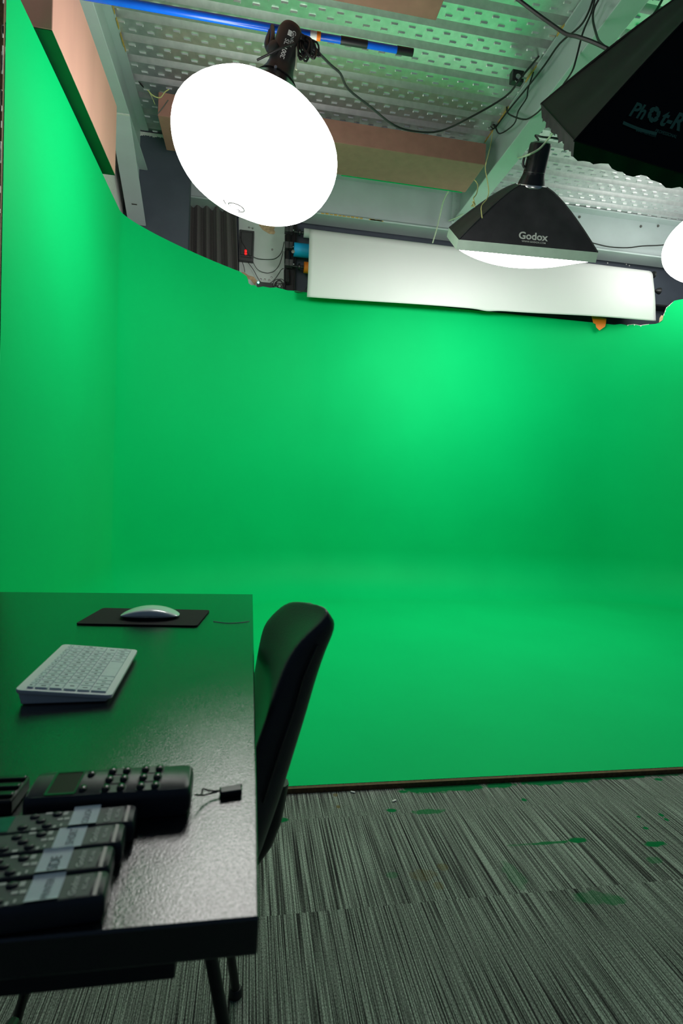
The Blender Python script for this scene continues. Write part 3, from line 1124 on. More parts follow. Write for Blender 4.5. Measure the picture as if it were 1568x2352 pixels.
lettering('brand_print', 'Godox', M['logo'], on_face(GT, gsurf, -.16, .105, .9, .40), gx, .19, .028)
lettering('web_address', 'WWW.GODOX.COM', M['logo'], on_face(GT, gsurf, -.105, .052, .9, .40), gx, .155, .012)
rg = MB(GT)
rg.lathe([(.09, .365), (.092, .375), (.085, .39)], (0, 0, 0), (0, 0, 1), 28)
rg.build('speed_ring', M['silver'], gx)
hd2 = thing('led_light_head', 'black cylindrical studio light head on the back of the small softbox', 'light head', tuple(GT @ V((0, 0, .38))))
b = MB(GT)
b.lathe([(.088, .385), (.084, .40), (.073, .43), (.069, .445), (.068, .60), (.063, .612), (.03, .62)], (0, 0, 0), (0, 0, 1), 28)
b.build('body', M['blackg'], hd2)
b = MB(GT)
b.lathe([(.0698, .452), (.0698, .456)], (0, 0, 0), (0, 0, 1), 28)
b.build('trim_ring', M['black'], hd2)
b = MB(GT)
b.tube([(-.06, -.01, .47), (-.085, -.01, .49), (-.085, 0, .54)], .008, 8)
b.build('tilt_bracket', M['black'], hd2)

pr, PT, psurf = softbox('softbox_light', 'large black softbox with ruffled edge cut off by the right side of the photo', (1.435, 1.826, 2.302), (-.309, .723, .281),
                        .8, .8, .45, 0.0, .085, .085, .86, M['fabric2'], M['photrd'], .0, True)
PW = .8
lettering('brand_print', 'Ph', M['logog'], on_face(PT, psurf, -.76, .20, PW, .45), pr, .050, .03, .35)
lettering('brand_print', 't-R', M['logog'], on_face(PT, psurf, -.465, .20, PW, .45), pr, .070, .03, .35)
# iris-like letter O built from curved blades
fn = on_face(PT, psurf, -.605, .20, PW, .45)
ir = MB()
for k in range(6):
    a0 = k * math.pi / 3
    strip = []
    for i in range(9):
        s = i / 8
        an = a0 + s * 1.75
        r0 = .0085 + .0095 * s
        cx, cy_ = .022, .018
        wv = .0042 * math.sin(math.pi * (.12 + .76 * s))
        strip.append((fn(cx + (r0 - wv) * math.cos(an), cy_ + (r0 - wv) * math.sin(an)), fn(cx + (r0 + wv) * math.cos(an), cy_ + (r0 + wv) * math.sin(an))))
    for p, q in zip(strip[:-1], strip[1:]):
        ir.face([p[0], q[0], q[1], p[1]])
ir.build('iris_emblem', M['logog'], pr, smooth=False)
fn = on_face(PT, psurf, -.76, .20, PW, .45)
un = MB()
for i in range(12):
    x0, x1 = -.010 + i * .0094, -.010 + (i + 1) * .0094
    d0, d1 = -.016 - .004 * math.sin(i / 12 * 2.6), -.016 - .004 * math.sin((i + 1) / 12 * 2.6)
    un.face([fn(x0, d0), fn(x1, d1), fn(x1, d1 - .0075), fn(x0, d0 - .0075)])
un.build('underline_print', M['logog'], pr, smooth=False)
lettering('tagline_print', 'PROFESSIONAL', M['logog'], on_face(PT, psurf, -.47, .158, PW, .45), pr, .072, .01, .3)
lettering('web_address', 'www.Phot-R.com', M['logog'], on_face(PT, psurf, -.62, .132, PW, .45), pr, .066, .005, .3)
lettering('brand_print', '®', M['logog'], on_face(PT, psurf, -.24, .245, PW, .45), pr, .008)

# ---- right globe lantern, only its edge is in the photo
GR = at(1547, 552, Y=4.2) + V((.405, 0, 0))
save = GC
t = thing('globe_lantern', 'glowing white globe lantern cut off by the right edge of the photo', 'lantern light', tuple(GR - V((0, 0, .4))))
globe_mesh(GR, V((-.05, 0, 1)).normalized(), .405, .30, 9).build('lantern_shade', M['glober'], t, ang=180)
hd3 = thing('led_light_head', 'black light head on top of the right globe lantern outside the frame', 'light head', tuple(GR + V((-.02, 0, .30))))
MB().lathe([(.16, -.02), (.10, .03), (.065, .08), (.058, .10), (.058, .24), (.03, .25)], GR + V((-.018, 0, .30)), (0, 0, 1), 24).build('body', M['black'], hd3)

# ================================================================== BACK WALL EQUIPMENT
bd = MB()
bx0, bx1 = at(546, 500, Y=5.28).x, at(656, 520, Y=5.28).x
bd.hexa([(bx0 + .05, 5.28, 2.60), (bx1, 5.28, 2.60), (bx1, 5.335, 2.60), (bx0 + .05, 5.335, 2.60), (bx0, 5.28, 3.70), (bx1, 5.28, 3.70), (bx1, 5.335, 3.70), (bx0, 5.335, 3.70)])
t = thing('mounting_board', 'pale grey mounting board with torn brown patch behind the roller motors', 'board', ((bx0 + bx1) / 2, 5.3, 2.6))
bd.build('panel', M['board'], t, smooth=False)
tp = MB()
tp.face([at(x, y, Y=5.278) for x, y in ((592, 505), (595, 518), (603, 528), (618, 537), (629, 538), (632, 534), (629, 527), (632, 520), (630, 512), (628, 500), (600, 498))])
tp.build('torn_patch', M['torn'], t, smooth=False)
tp = MB()
tp.face([at(x, y, Y=5.277) for x, y in ((551, 626), (556, 632), (566, 640), (575, 642), (585, 655), (590, 645), (583, 636), (570, 632), (560, 625))])
tp.build('torn_patch', M['torn'], t, smooth=False)
for q in ((625, 573), (599, 641), (608, 642), (623, 637), (618, 643), (572, 522), (580, 524)):
    MB().lathe([(.010, 0), (.007, .004), (.002, .005)], at(*q, Y=5.279), (0, -1, 0), 10).build('screw_head', M['metal'], t)

cb = thing('control_box', 'dark grey control box with red switch on the mounting board', 'control box', tuple(at(566, 602, Y=5.25)))
c0, c1 = at(550, 529, Y=5.25), at(583, 603, Y=5.25)
MB().span((c0.x, 5.225, c1.z), (c1.x - .006, 5.279, c0.z)).build('case', M['grey'], cb, bevel=.006)
fr = MB()
x0, x1, z0, z1 = c0.x + .018, c1.x - .022, c1.z + .05, c0.z - .02
for (a, b) in (((x0, z0), (x1, z0)), ((x1, z0), (x1, z1)), ((x1, z1), (x0, z1)), ((x0, z1), (x0, z0)), ((x0, z0 - .02), (x1, z0 - .02))):
    fr.tube([(a[0], 5.224, a[1]), (b[0], 5.224, b[1])], .0025, 5, smooth=0)
fr.build('lid_frame', M['black'], cb)
rs = MB()
for q in ((564, 577), (564, 583)):
    rs.lathe([(.013, 0), (.012, .012), (.006, .016)], at(*q, Y=5.224), (0, -1, 0), 12)
rs.build('rocker_switch', M['red'], cb)
ps = thing('power_supply', 'small dark power brick with green indicator light at the foot of the mounting board', 'power supply', tuple(at(606, 660, Y=5.25)))
p0, p1 = at(590, 647, Y=5.25), at(627, 668, Y=5.25)
MB().span((p0.x, 5.23, p1.z), (p1.x, 5.279, p0.z - .004)).build('case', M['grey'], ps, bevel=.005)
MB().lathe([(.009, 0), (.008, .006), (.003, .009)], at(593, 649, Y=5.229), (0, -1, 0), 12).build('indicator_light', M['led'], ps)
Yw = 5.26
for i, (lab, pts) in enumerate((
        ('thin black wire in the highest loop from the control box to the motors', [(580, 589), (592, 594), (610, 596), (628, 595), (640, 588), (648, 575), (652, 555)]),
        ('thin black wire in the middle loop from the control box to the motors', [(580, 600), (588, 615), (598, 623), (615, 627), (630, 622), (641, 608), (647, 590), (650, 577)]),
        ('thin black wire in the lowest loop from the control box to the motors', [(569, 602), (582, 620), (590, 635), (597, 646), (605, 651), (618, 651), (630, 642), (640, 628), (645, 620), (651, 616)]),
        ('short black wire hanging straight below the control box', [(556, 601), (560, 613), (562, 625)]),
        ('black wire crossing the face of the control box', [(551, 543), (556, 556), (563, 568), (572, 586), (577, 593)]))):
    cable('control_wire', lab, [at(x, y, Y=Yw if i < 4 else 5.222) for x, y in pts], .0028, 'rubber', 'wire', 5)

# motors on a bracket
br = MB()
q0, q1 = at(662, 515, Y=5.2), at(677, 672, Y=5.2)
br.span((q0.x, 5.24, q1.z - .05), (q1.x, 5.335, q0.z + .06))
br.span((q1.x - .012, 5.20, q1.z - .05), (q1.x, 5.335, q0.z + .06))
tag(br.build('roller_bracket', M['black'], bevel=.004), 'black upright bracket carrying the three roller motors', 'bracket')
for lab, (bx_, by_), (cx_, cy0, cy1) in (('top black roller motor on the bracket, beside the white roll', (663, 528), (661, 541, 560)),
                                         ('middle black roller motor, level with the blue roll', (663, 566), (660, 578, 605)),
                                         ('lowest black roller motor, level with the orange roll', (663, 606), (659, 621, 650))):
    p = at(bx_, by_, Y=5.17)
    t = thing('roller_motor', lab, 'motor', tuple(p - V((0, 0, .15))), 'roller motors')
    m_ = MB()
    for dx in (-.019, .019):
        m_.box(p + V((dx, 0, 0)), (.036, .075, .06))
    m_.build('gearbox', M['grey'], t, bevel=.004)
    a, b = at(cx_, cy0, Y=5.17), at(cx_, cy1, Y=5.17)
    MB().tube([a, b], .031, 18, smooth=0).build('motor_can', M['blackg'], t, bevel=.003)
    MB().tube([p, at(bx_ + 12, by_ + 1, Y=5.16)], .01, 10, smooth=0).build('drive_coupling', M['metal'], t)
cl = MB()
for i in range(7):
    c = at(640 + random.uniform(-3, 5), 655 + random.uniform(-4, 5), Y=5.15)
    R_ = .035 + random.uniform(-.008, .012)
    cl.tube([c + V((R_ * math.cos(a), -.02 * i / 7, R_ * 1.1 * math.sin(a))) for a in [k * math.pi / 5 for k in range(11)]], .0035, 6, smooth=3)
cl.tube([at(645, 650, Y=5.15), at(655, 664, Y=5.13), at(655, 674, Y=5.10), at(662, 664, Y=5.12)], .0035, 6)
cl.tube([at(665, 668, Y=5.13), at(690, 671, Y=5.10), at(702, 664, Y=5.09), at(709, 650, Y=5.09)], .0035, 6)
tag(cl.build('coiled_wire', M['rubber']), 'small tangle of black wire below the lowest roller motor', 'wire')
ba = MB()
ba.lathe([(.012, 0), (.012, .05), (.006, .055)], at(672, 566, Y=5.05), (1, 0, 0), 10)

# paper rolls
XE = 3.98


def roll(name, label, px0, ytop, ybot, yv, m, xr, rd=None):
    c = at(px0, (ytop + ybot) / 2, Y=yv)
    r = rd or (at(px0, ytop, Y=yv).z - at(px0, ybot, Y=yv).z) / 2 * .97
    t = thing(name, label, 'paper roll', (c.x + 1.5, yv, c.z - r))
    b = MB()
    b.lathe([(r * .45, 0), (r, .002), (r, xr - c.x), (r * .45, xr - c.x + .002)], c, (1, 0, 0), 32)
    b.build('paper', m, t)
    return t, c, r


t, c, r = roll('paper_roll', 'bright blue paper roll end beside the middle motor', 674, 557, 589, 5.14, M['cyanp'], 3.9)
pg = MB()
pg.lathe([(.012, 0), (.012, .08), (.022, .085), (.026, .11), (.010, .14)], (3.9, 5.14, c.z), (1, 0, 0), 16)
o = pg.build('roll_holder', M['black'], t)
bt = MB()
bt.lathe([(.016, 0), (.016, .006), (.008, .007)], at(673, 578, Y=5.06), (-.3, -1, 0), 12)
bt.build('end_pin', M['metal'], t)
t, c, r = roll('paper_roll', 'orange paper roll end beside the lowest motor', 697, 601, 627, 5.15, M['orangep'], 3.95)
pg = MB()
pg.lathe([(.008, -.11), (.008, -.055), (.03, -.05), (.032, -.035), (.012, -.03), (.014, 0), (.012, .01)], c, (1, 0, 0), 18)
pg.build('roll_holder', M['black'], t)
pg = MB()
pe_ = at(1500, 667, Y=5.15)
pg.lathe([(.011, 0), (.011, .17), (.02, .18), (.032, .205), (.034, .22), (.012, .235)], (3.95, 5.15, pe_.z), (1, 0, 0), 18)
pg.build('roll_holder', M['black'], t)
hg = MB()
hp = [(1358, 726), (1392, 731), (1391, 742), (1389, 750), (1376, 759), (1369, 752), (1367, 744), (1362, 742)]
hg.face([at(x, y, Y=5.12) for x, y in hp])
hg.build('torn_flap', M['orangep'], t, smooth=False, solid=.002)

# white seamless paper with its hanging sheet
c = at(697, 535, Y=5.12)
t = thing('paper_roll', 'wide white paper roll with its loose sheet hanging across the back wall', 'paper roll', (2.2, 5.08, 2.86))
co_ = MB()
co_.lathe([(.014, 0), (.04, .002), (.04, .2)], (c.x, 5.12, c.z), (1, 0, 0), 20)
co_.build('core_end', M['paper'], t)
sh_ = MB()
co_.bm if False else None
pg = MB()
pg.lathe([(.009, -.09), (.009, -.05), (.028, -.045), (.03, -.03), (.012, -.02), (.014, 0)], (c.x, 5.12, c.z), (1, 0, 0), 18)
pg.build('roll_holder', M['black'], t)
xl, xr = .447, 3.965
zt = 3.415
RP = .10


def sheet(i, j):
    x = xl + (xr - xl) * i
    zb = 2.775 + (.122 if False else 0) + .0
    # lower edge rises gently to the right and is a little wavy
    zb = 2.766 + .118 * i + .003 * math.sin(i * 9) - .006 * math.exp(-((i - .49) / .02) ** 2)
    xs = x + (1 - j) * 0.0
    if j < .35:
        a = math.pi * .70 * (1 - j / .35) + 0
        yy = 5.115 - RP * math.cos(a) * 1.0
        zz = zt - RP + RP * math.sin(a)
        if a > math.pi / 2:
            pass
        return V((x + (.03 * i) * j, yy, zz))
    s = (j - .35) / .65
    z0_ = zt - RP
    bell = .02 * math.sin(s * math.pi) + .008 * math.sin(i * 14 + s * 3) * s
    dent = .02 * math.exp(-((i - .49) / .03) ** 2) * s ** 3
    return V((x + .03 * i * j + (.05 * i * s * s), 5.015 - bell + dent, z0_ + (zb - z0_) * s))


sh_.grid(sheet, 90, 40)
sh_.build('hanging_sheet', M['paper'], t, ang=180, solid=.0015)
pg = MB()
pe_ = at(1493, 630, Y=5.12)
pg.lathe([(.011, 0), (.011, .06), (.034, .075), (.036, .09), (.012, .105)], (3.98, 5.12, pe_.z), (1, 0, 0), 18)
pg.build('roll_holder', M['black'], t)
dr = MB()
dr.span((3.3, 5.20, at(1500, 703, Y=5.25).z - .012), (4.6, 5.33, at(1500, 703, Y=5.25).z + .004))
tag(dr.build('trim_3', M['black']), 'thin black rail low on the navy wall right of the paper roll', 'trim', kind='structure')

# curtain
t = thing('curtain', 'charcoal pleated curtain hanging below the left globe lantern', 'curtain', (-.44, 5.25, 2.7))


def curt(i, j):
    xa, xb = -.668, -.245
    x = xa + (xb - xa) * i
    lean = .055 * (1 - j) * (i)
    return V((x + lean + .03 * (1 - j) * i, 5.19 - .035 * math.sin(i * 2 * math.pi * 5.2 + .6 * j) - .012 * math.sin(i * 23), 2.65 + (3.92 - 2.65) * j))


cu = MB()
cu.grid(curt, 90, 16)
cu.build('drape', M['curtain'], t, ang=180, solid=.004)
MB().tube([(-.668, 5.16, 2.6), (-.672, 5.16, 3.9)], .012, 8, smooth=0).build('edge_batten', M['black'], t)

# ================================================================== DESK
TZ = 0.735
TX0, TX1, TY0, TY1 = -0.64, 0.0145, 0.326, 1.353
t = thing('desk', 'black laminate desk with splayed legs in the left foreground', 'desk', (-.31, .84, 0))
MB().span((TX0, TY0, TZ - .0245), (TX1, TY1, TZ)).build('desktop', M['table'], t, bevel=.0015)
MB().span((TX0 + .06, TY0 + .012, .690), (-.036, TY0 + .03, TZ - .024)).build('apron', M['black'], t, bevel=.001)
MB().span((TX0 + .06, TY0 + .03, .694), (-.075, TY1 - .2, TZ - .024)).build('drawer_tray', M['black'], t, bevel=.001)
legs = []
for p1, p2, yy in (((486, 2205), (513, 2352), .70), ((531, 2203), (543, 2286), 1.04), ((60, 2270), (36, 2352), 1.0)):
    q1, q2 = at(*p1, Y=yy), at(*p2, Y=yy)
    e_ = (q2 - q1) / (q2.z - q1.z)
    legs.append((q1 + e_ * (.71 - q1.z), q1 + e_ * (.012 - q1.z)))
legs.append((V((-.56, .66, .71)), V((-.62, .62, .012))))
for top, foot in legs:
    l = MB()
    l.tube([top, foot], .0085, 12, smooth=0)
    o = l.build('leg', M['black'], t)
    l = MB()
    l.lathe([(.013, 0), (.013, .012), (.01, .016)], (foot[0], foot[1], 0), (0, 0, 1), 14)
    l.build('foot_glide', M['rubber'], o)
s = MB()
s.tube([at(490, 1427, Z=TZ + .0003), at(520, 1431, Z=TZ + .0003), at(550, 1430, Z=TZ + .0003), at(572, 1427, Z=TZ + .0003)], .0008, 5)
s.build('scratch', M['lip'], t)

# ---- mouse mat and mouse
c = [at(173, 1433, Z=TZ + .002), at(452, 1438, Z=TZ + .002), at(481, 1402, Z=TZ + .002), at(237, 1397, Z=TZ + .002)]
# square it up: one near edge, one depth vector
nx = (c[1] - c[0])
dp = ((c[2] - c[1]) + (c[3] - c[0])) / 2


def rounded_quad(o, u, w, r, n=5):
    lu, lw = u.length, w.length
    uu, ww = u / lu, w / lw
    out = []
    for (cx, cy__, a0) in ((r, r, math.pi), (lu - r, r, 1.5 * math.pi), (lu - r, lw - r, 0), (r, lw - r, .5 * math.pi)):
        for k in range(n + 1):
            a = a0 + math.pi / 2 * k / n
            out.append(o + uu * (cx + r * math.cos(a)) + ww * (cy__ + r * math.sin(a)))
    return out


base = rounded_quad(V((c[0].x, c[0].y, TZ + .0004)), nx, dp, .007)
p = MB()
p.rings([base, [q + V((0, 0, .0026)) for q in base]])
tag(p.build('mouse_mat', M['pad'], bevel=.0005), 'small black mouse mat under the white mouse on the desk', 'mouse mat')
t = thing('computer_mouse', 'low white glossy mouse on the black mat', 'mouse', (-.185, 1.095, TZ + .003))
ms = MB()
L_, W_, Hm = .110, .058, .021
mc = V((-.1845, 1.096, TZ + .0032))


def mouse_ring(s, zf, hs):
    ring = []
    for k in range(28):
        a = 2 * math.pi * k / 28
        ca, sa = math.cos(a), math.sin(a)
        x = L_ / 2 * s * math.copysign(abs(ca) ** .75, ca)
        yv = W_ / 2 * s * math.copysign(abs(sa) ** .7, sa)
        arch = (1 - (x / (L_ / 2)) ** 2)
        ring.append(mc + V((x, yv, .004 + (Hm - .004) * zf * max(0, arch) ** .8 + hs)))
    return ring


rr = [mouse_ring(1.0, 0.16, 0), mouse_ring(1.0, .30, .001), mouse_ring(.985, .48, .001), mouse_ring(.95, .66, .001), mouse_ring(.86, .82, .0005), mouse_ring(.7, .92, 0), mouse_ring(.45, .98, 0), mouse_ring(.15, 1.0, 0)]
ms.rings(rr)
ms.build('top_shell', M['mouse'], t, ang=180)
ms = MB()
ms.rings([[q + V((0, 0, -.0035)) for q in mouse_ring(.90, .02, 0)], mouse_ring(.97, .08, 0), mouse_ring(.995, .17, 0)])
ms.build('base_shell', M['silver'], t, ang=180)

# ---- keyboard
kc = [at(28, 1588, Z=.7555), at(262, 1592, Z=.7445), at(317, 1487, Z=.7445), at(137, 1483, Z=.7555)]
KO = V((kc[0].x, (kc[0].y + kc[1].y) / 2 - .004, 0))
kw = ((kc[1].x - kc[0].x) + (kc[2].x - kc[3].x)) / 2
kl = ((kc[3].y - kc[0].y) + (kc[2].y - kc[1].y)) / 2
KR = Matrix.Rotation(.035, 3, 'Z')


def kp(u, v_, h):
    """u across rows 0..1 (left, function row, to right, space bar), v_ along 0..1 (near to far), h above top face"""
    z = .7555 - .0105 * u + h
    q = KR @ V((u * kw, v_ * kl, 0))
    return V((KO.x + q.x, KO.y + q.y, z))


t = thing('keyboard', 'slim white wireless keyboard lying lengthwise on the desk', 'keyboard', (KO.x + kw / 2, KO.y + kl / 2, TZ))
o = MB()
ring = []
for (cx, cy__, a0) in ((.06, .04, math.pi), (.94, .04, 1.5 * math.pi), (.94, .96, 0), (.06, .96, .5 * math.pi)):
    for k in range(6):
        a = a0 + math.pi / 2 * k / 5
        ring.append((cx + .06 * math.cos(a), cy__ + .04 * math.sin(a)))
o.rings([[kp(.5 + (u - .5) * .985, .5 + (v_ - .5) * .99, -.0052) for u, v_ in ring], [kp(u, v_, -.0035) for u, v_ in ring], [kp(u, v_, 0) for u, v_ in ring]])
o.build('top_plate', M['alu'], t, bevel=.0006)
o = MB()
o.hexa([V((*kp(.05, .03, 0).xy, TZ + .0004)), V((*kp(.93, .03, 0).xy, TZ + .0004)), V((*kp(.93, .97, 0).xy, TZ + .0004)), V((*kp(.05, .97, 0).xy, TZ + .0004)),
        kp(.02, .02, -.0045), kp(.97, .02, -.0045), kp(.97, .98, -.0045), kp(.02, .98, -.0045)])
o.build('underside', M['alu'], t, bevel=.002)
rows = [(.105, .170, [1] * 14), (.185, .315, [1] * 13 + [1.5]), (.33, .46, [1.5] + [1] * 13), (.475, .605, [1.75] + [1] * 11 + [1.75]),
        (.62, .75, [1.25] + [1] * 11 + [2.25]), (.765, .925, [1, 1, 1, 1.25, 5, 1.25, 1, 1, 1, 1])]
PAL = None
for ri, (u0, u1, ws) in enumerate(rows):
    tot = sum(ws)
    v_ = .035
    for wi, wk in enumerate(ws):
        v1 = v_ + wk / tot * .93
        g_ = .008
        k_ = MB()
        a, b, c_, d = (u0, v_ + g_ * .5), (u1, v_ + g_ * .5), (u1, v1 - g_ * .5), (u0, v1 - g_ * .5)
        ins = .004
        k_.hexa([kp(*a, .0001), kp(*b, .0001), kp(*c_, .0001), kp(*d, .0001),
                 kp(a[0] + ins, a[1] + ins * .5, .0022), kp(b[0] - ins, b[1] + ins * .5, .0022), kp(c_[0] - ins, c_[1] - ins * .5, .0022), kp(d[0] + ins, d[1] - ins * .5, .0022)])
        ko = k_.build('key', M['key'], t, smooth=False)
        v_ = v1
pr_ = MB()  # printed legends, one dark tick per key
for ri, (u0, u1, ws) in enumerate(rows):
    tot = sum(ws)
    v_ = .035
    for wi, wk in enumerate(ws):
        v1 = v_ + wk / tot * .93
        if wk < 4:
            um, vm = (u0 + u1) / 2 + random.uniform(-.01, .01), (v_ + v1) / 2
            du, dv = (u1 - u0) * random.uniform(.10, .2), random.uniform(.004, .008)
            pr_.face([kp(um - du, vm - dv, .0024), kp(um + du, vm - dv, .0024), kp(um + du, vm + dv, .0024), kp(um - du, vm + dv, .0024)])
        v_ = v1
pr_.build('key_legends', M['ink'], t, smooth=False)

# ---- large remote with strap
t = thing('remote_control', 'large black remote with two button columns and a dark display, lying above the smaller remotes', 'remote control', (-.1, .45, TZ))
ZT = .7575
q = [at(92, 1768, Z=ZT), at(446, 1758, Z=ZT), at(438, 1813, Z=ZT), at(46, 1838, Z=ZT)]
o0 = q[3]
ux = (q[2] - q[3])
uy = ((q[0] - q[3]) + (q[1] - q[2])) / 2


def rp(u, v_, z):
    return V(((o0 + ux * u + uy * v_).xy[0], (o0 + ux * u + uy * v_).xy[1], z))


def rrect(u0, u1, v0, v1, r, n=5, rv=None):
    rv = rv or r * ux.length / uy.length
    out = []
    for (cx, cy__, a0) in ((u0 + r, v0 + rv, math.pi), (u1 - r, v0 + rv, 1.5 * math.pi), (u1 - r, v1 - rv, 0), (u0 + r, v1 - rv, .5 * math.pi)):
        for k in range(n + 1):
            a = a0 + math.pi / 2 * k / n
            out.append((cx + r * math.cos(a), cy__ + rv * math.sin(a)))
    return out


R0 = rrect(0, 1, 0, 1, .05)


def sc_ring(ring, k, kv=None):
    kv = kv or k
    return [(.5 + (a - .5) * k, .5 + (b - .5) * kv) for a, b in ring]


b = MB()
b.rings([[rp(u, v_, TZ + .0005) for u, v_ in sc_ring(R0, .96, .90)], [rp(u, v_, TZ + .006) for u, v_ in sc_ring(R0, 1.0, 1.0)], [rp(u, v_, ZT - .006) for u, v_ in R0],
         [rp(u, v_, ZT - .002) for u, v_ in sc_ring(R0, .99, .97)], [rp(u, v_, ZT) for u, v_ in sc_ring(R0, .97, .90)]])
b.build('case', M['remote'], t, ang=50)
b = MB()
sr = rrect(.135, .29, .13, .87, .008)
b.rings([[rp(u, v_, ZT - .0005) for u, v_ in sr], [rp(u, v_, ZT + .0004) for u, v_ in sr]])
b.build('display', M['screen'], t)
b = MB()
fr_ = rrect(.12, .30, .08, .92, .012)
b.rings([[rp(u, v_, ZT - .0005) for u, v_ in fr_], [rp(u, v_, ZT + .0008) for u, v_ in fr_], [rp(u, v_, ZT + .0008) for u, v_ in sr], [rp(u, v_, ZT + .0002) for u, v_ in sr]], cap=False)
b.build('display_bezel', M['blackg'], t)


def dome(par, u, v_, ru, rv, h, z, m):
    bb = MB()
    rings = []
    for s, hh in ((1, -.0005), (1, .3), (.85, .7), (.55, .93), (.15, 1.0)):
        rings.append([rp(u + ru * s * math.cos(2 * math.pi * k / 18), v_ + rv * s * math.sin(2 * math.pi * k / 18), z + h * max(hh, -.0005)) for k in range(18)])
    bb.rings(rings)
    return bb.build('button', m, par, ang=180)


for u, v_ in ((.345, .78), (.335, .24)):
    dome(t, u, v_, .024, .12, .0026, ZT, M['blackg'])
for uc in (.52, .73):
    for v_ in (.82, .50, .18):
        kk = MB()
        sk = rrect(uc - .075, uc + .075, v_ - .13, v_ + .13, .02)
        kk.rings([[rp(u, w_, ZT - .0006) for u, w_ in sk], [rp(u, w_, ZT + .0005) for u, w_ in sk]])
        kk.build('button_plate', M['remote'], t, bevel=.0004)
        for s in (-1, 1):
            dome(t, uc + s * .045, v_, .026, .12, .003, ZT + .0004, M['blackg'])
st_ = MB()
st_.tube([at(447, 1826, Z=.746), at(462, 1825, Z=.742), at(466, 1812, Z=.744), at(480, 1816, Z=.741), at(505, 1817, Z=.739)], .0007, 6)
st_.tube([at(447, 1826, Z=.746), at(466, 1827, Z=.741), at(485, 1822, Z=.739), at(505, 1817, Z=.739)], .0007, 6)
sto = st_.build('strap_cord', M['rubber'], t)
fb = [at(503, 1815, Z=TZ + .003), at(556, 1806, Z=TZ + .003), at(555, 1822, Z=TZ + .003), at(506, 1829, Z=TZ + .003)]
b = MB()
b.rings([[V((p.x, p.y, TZ + .0006)) for p in fb], [V((p.x, p.y, TZ + .006)) for p in fb]])
b.build('strap_toggle', M['blackg'], t, bevel=.0012)

# ---- four small remotes lying side by side
proto = thing('remote_control', '', 'remote control', (0, 0, 0), 'small labelled remotes')
RL, RW, RT = .112, .0235, .0165


def rb(u, v_, z):  # u 0 (left end) .. 1 (right end), v_ 0 near .. 1 far
    return V((-RL + u * RL, (v_ - .5) * RW, z))


ring = []
for (cx, cy__, a0) in ((.03, .14, math.pi), (.97, .14, 1.5 * math.pi), (.97, .86, 0), (.03, .86, .5 * math.pi)):
    for k in range(5):
        a = a0 + math.pi / 2 * k / 4
        ring.append((cx + .03 * math.cos(a), cy__ + .14 * math.sin(a)))
b = MB()
b.rings([[rb(*p_, 0.0005) for p_ in sc_ring(ring, .97, .9)], [rb(*p_, .004) for p_ in ring], [rb(*p_, RT - .0035) for p_ in ring], [rb(*p_, RT - .0012) for p_ in sc_ring(ring, .99, .95)], [rb(*p_, RT) for p_ in sc_ring(ring, .975, .88)]])
b.build('case', M['remote'], proto, ang=50)
b = MB()
b.hexa([rb(.02, .09, RT - .0002), rb(.918, .09, RT - .0002), rb(.918, .91, RT - .0002), rb(.02, .91, RT - .0002), rb(.02, .09, RT + .0003), rb(.918, .09, RT + .0003), rb(.918, .91, RT + .0003), rb(.02, .91, RT + .0003)])
b.build('face_plate', M['remoteface'], proto, smooth=False)
b = MB()
b.hexa([rb(.935, .07, RT - .0006), rb(.975, .07, RT - .0014), rb(.975, .93, RT - .0014), rb(.935, .93, RT - .0006), rb(.935, .07, RT + .0004), rb(.975, .10, RT - .0004), rb(.975, .90, RT - .0004), rb(.935, .93, RT + .0004)])
b.build('end_rim', M['bevelrim'], proto)
b = MB()
b.hexa([rb(.05, .12, RT), rb(.25, .12, RT), rb(.25, .88, RT), rb(.05, .88, RT), rb(.05, .12, RT + .0006), rb(.25, .12, RT + .0006), rb(.25, .88, RT + .0006), rb(.05, .88, RT + .0006)])
b.build('display', M['lcd'], proto, smooth=False)
for (u, v_) in ((.33, .25), (.37, .76), (.42, .50), (.47, .24), (.505, .78)):
    b = MB()
    b.rings([[rb(u + .030 * s * math.cos(2 * math.pi * k / 16), v_ + .105 * s * math.sin(2 * math.pi * k / 16), RT + hh) for k in range(16)] for s, hh in ((1, 0), (1, .0012), (.8, .0017), (.3, .0019))])
    b.build('button', M['remote'], proto, ang=180)
b = MB()
for (u, v_, du, dv) in ((.40, .12, .014, .05), (.45, .88, .02, .05), (.555, .80, .014, .09), (.535, .5, .016, .05), (.575, .5, .016, .06), (.52, .14, .008, .06), (.555, .2, .006, .06)):
    b.face([rb(u - du, v_ - dv, RT + .0006), rb(u + du, v_ - dv, RT + .0006), rb(u + du, v_ + dv, RT + .0006), rb(u - du, v_ + dv, RT + .0006)])
b.build('button_legends', M['logo'], proto, smooth=False)


def rfn(u0, v0):
    # reads along the width: text x -> +v, text up -> -u
    return lambda x, y: V((-RL + u0 * RL - y, (v0 - .5) * RW + x, RT + .0007))


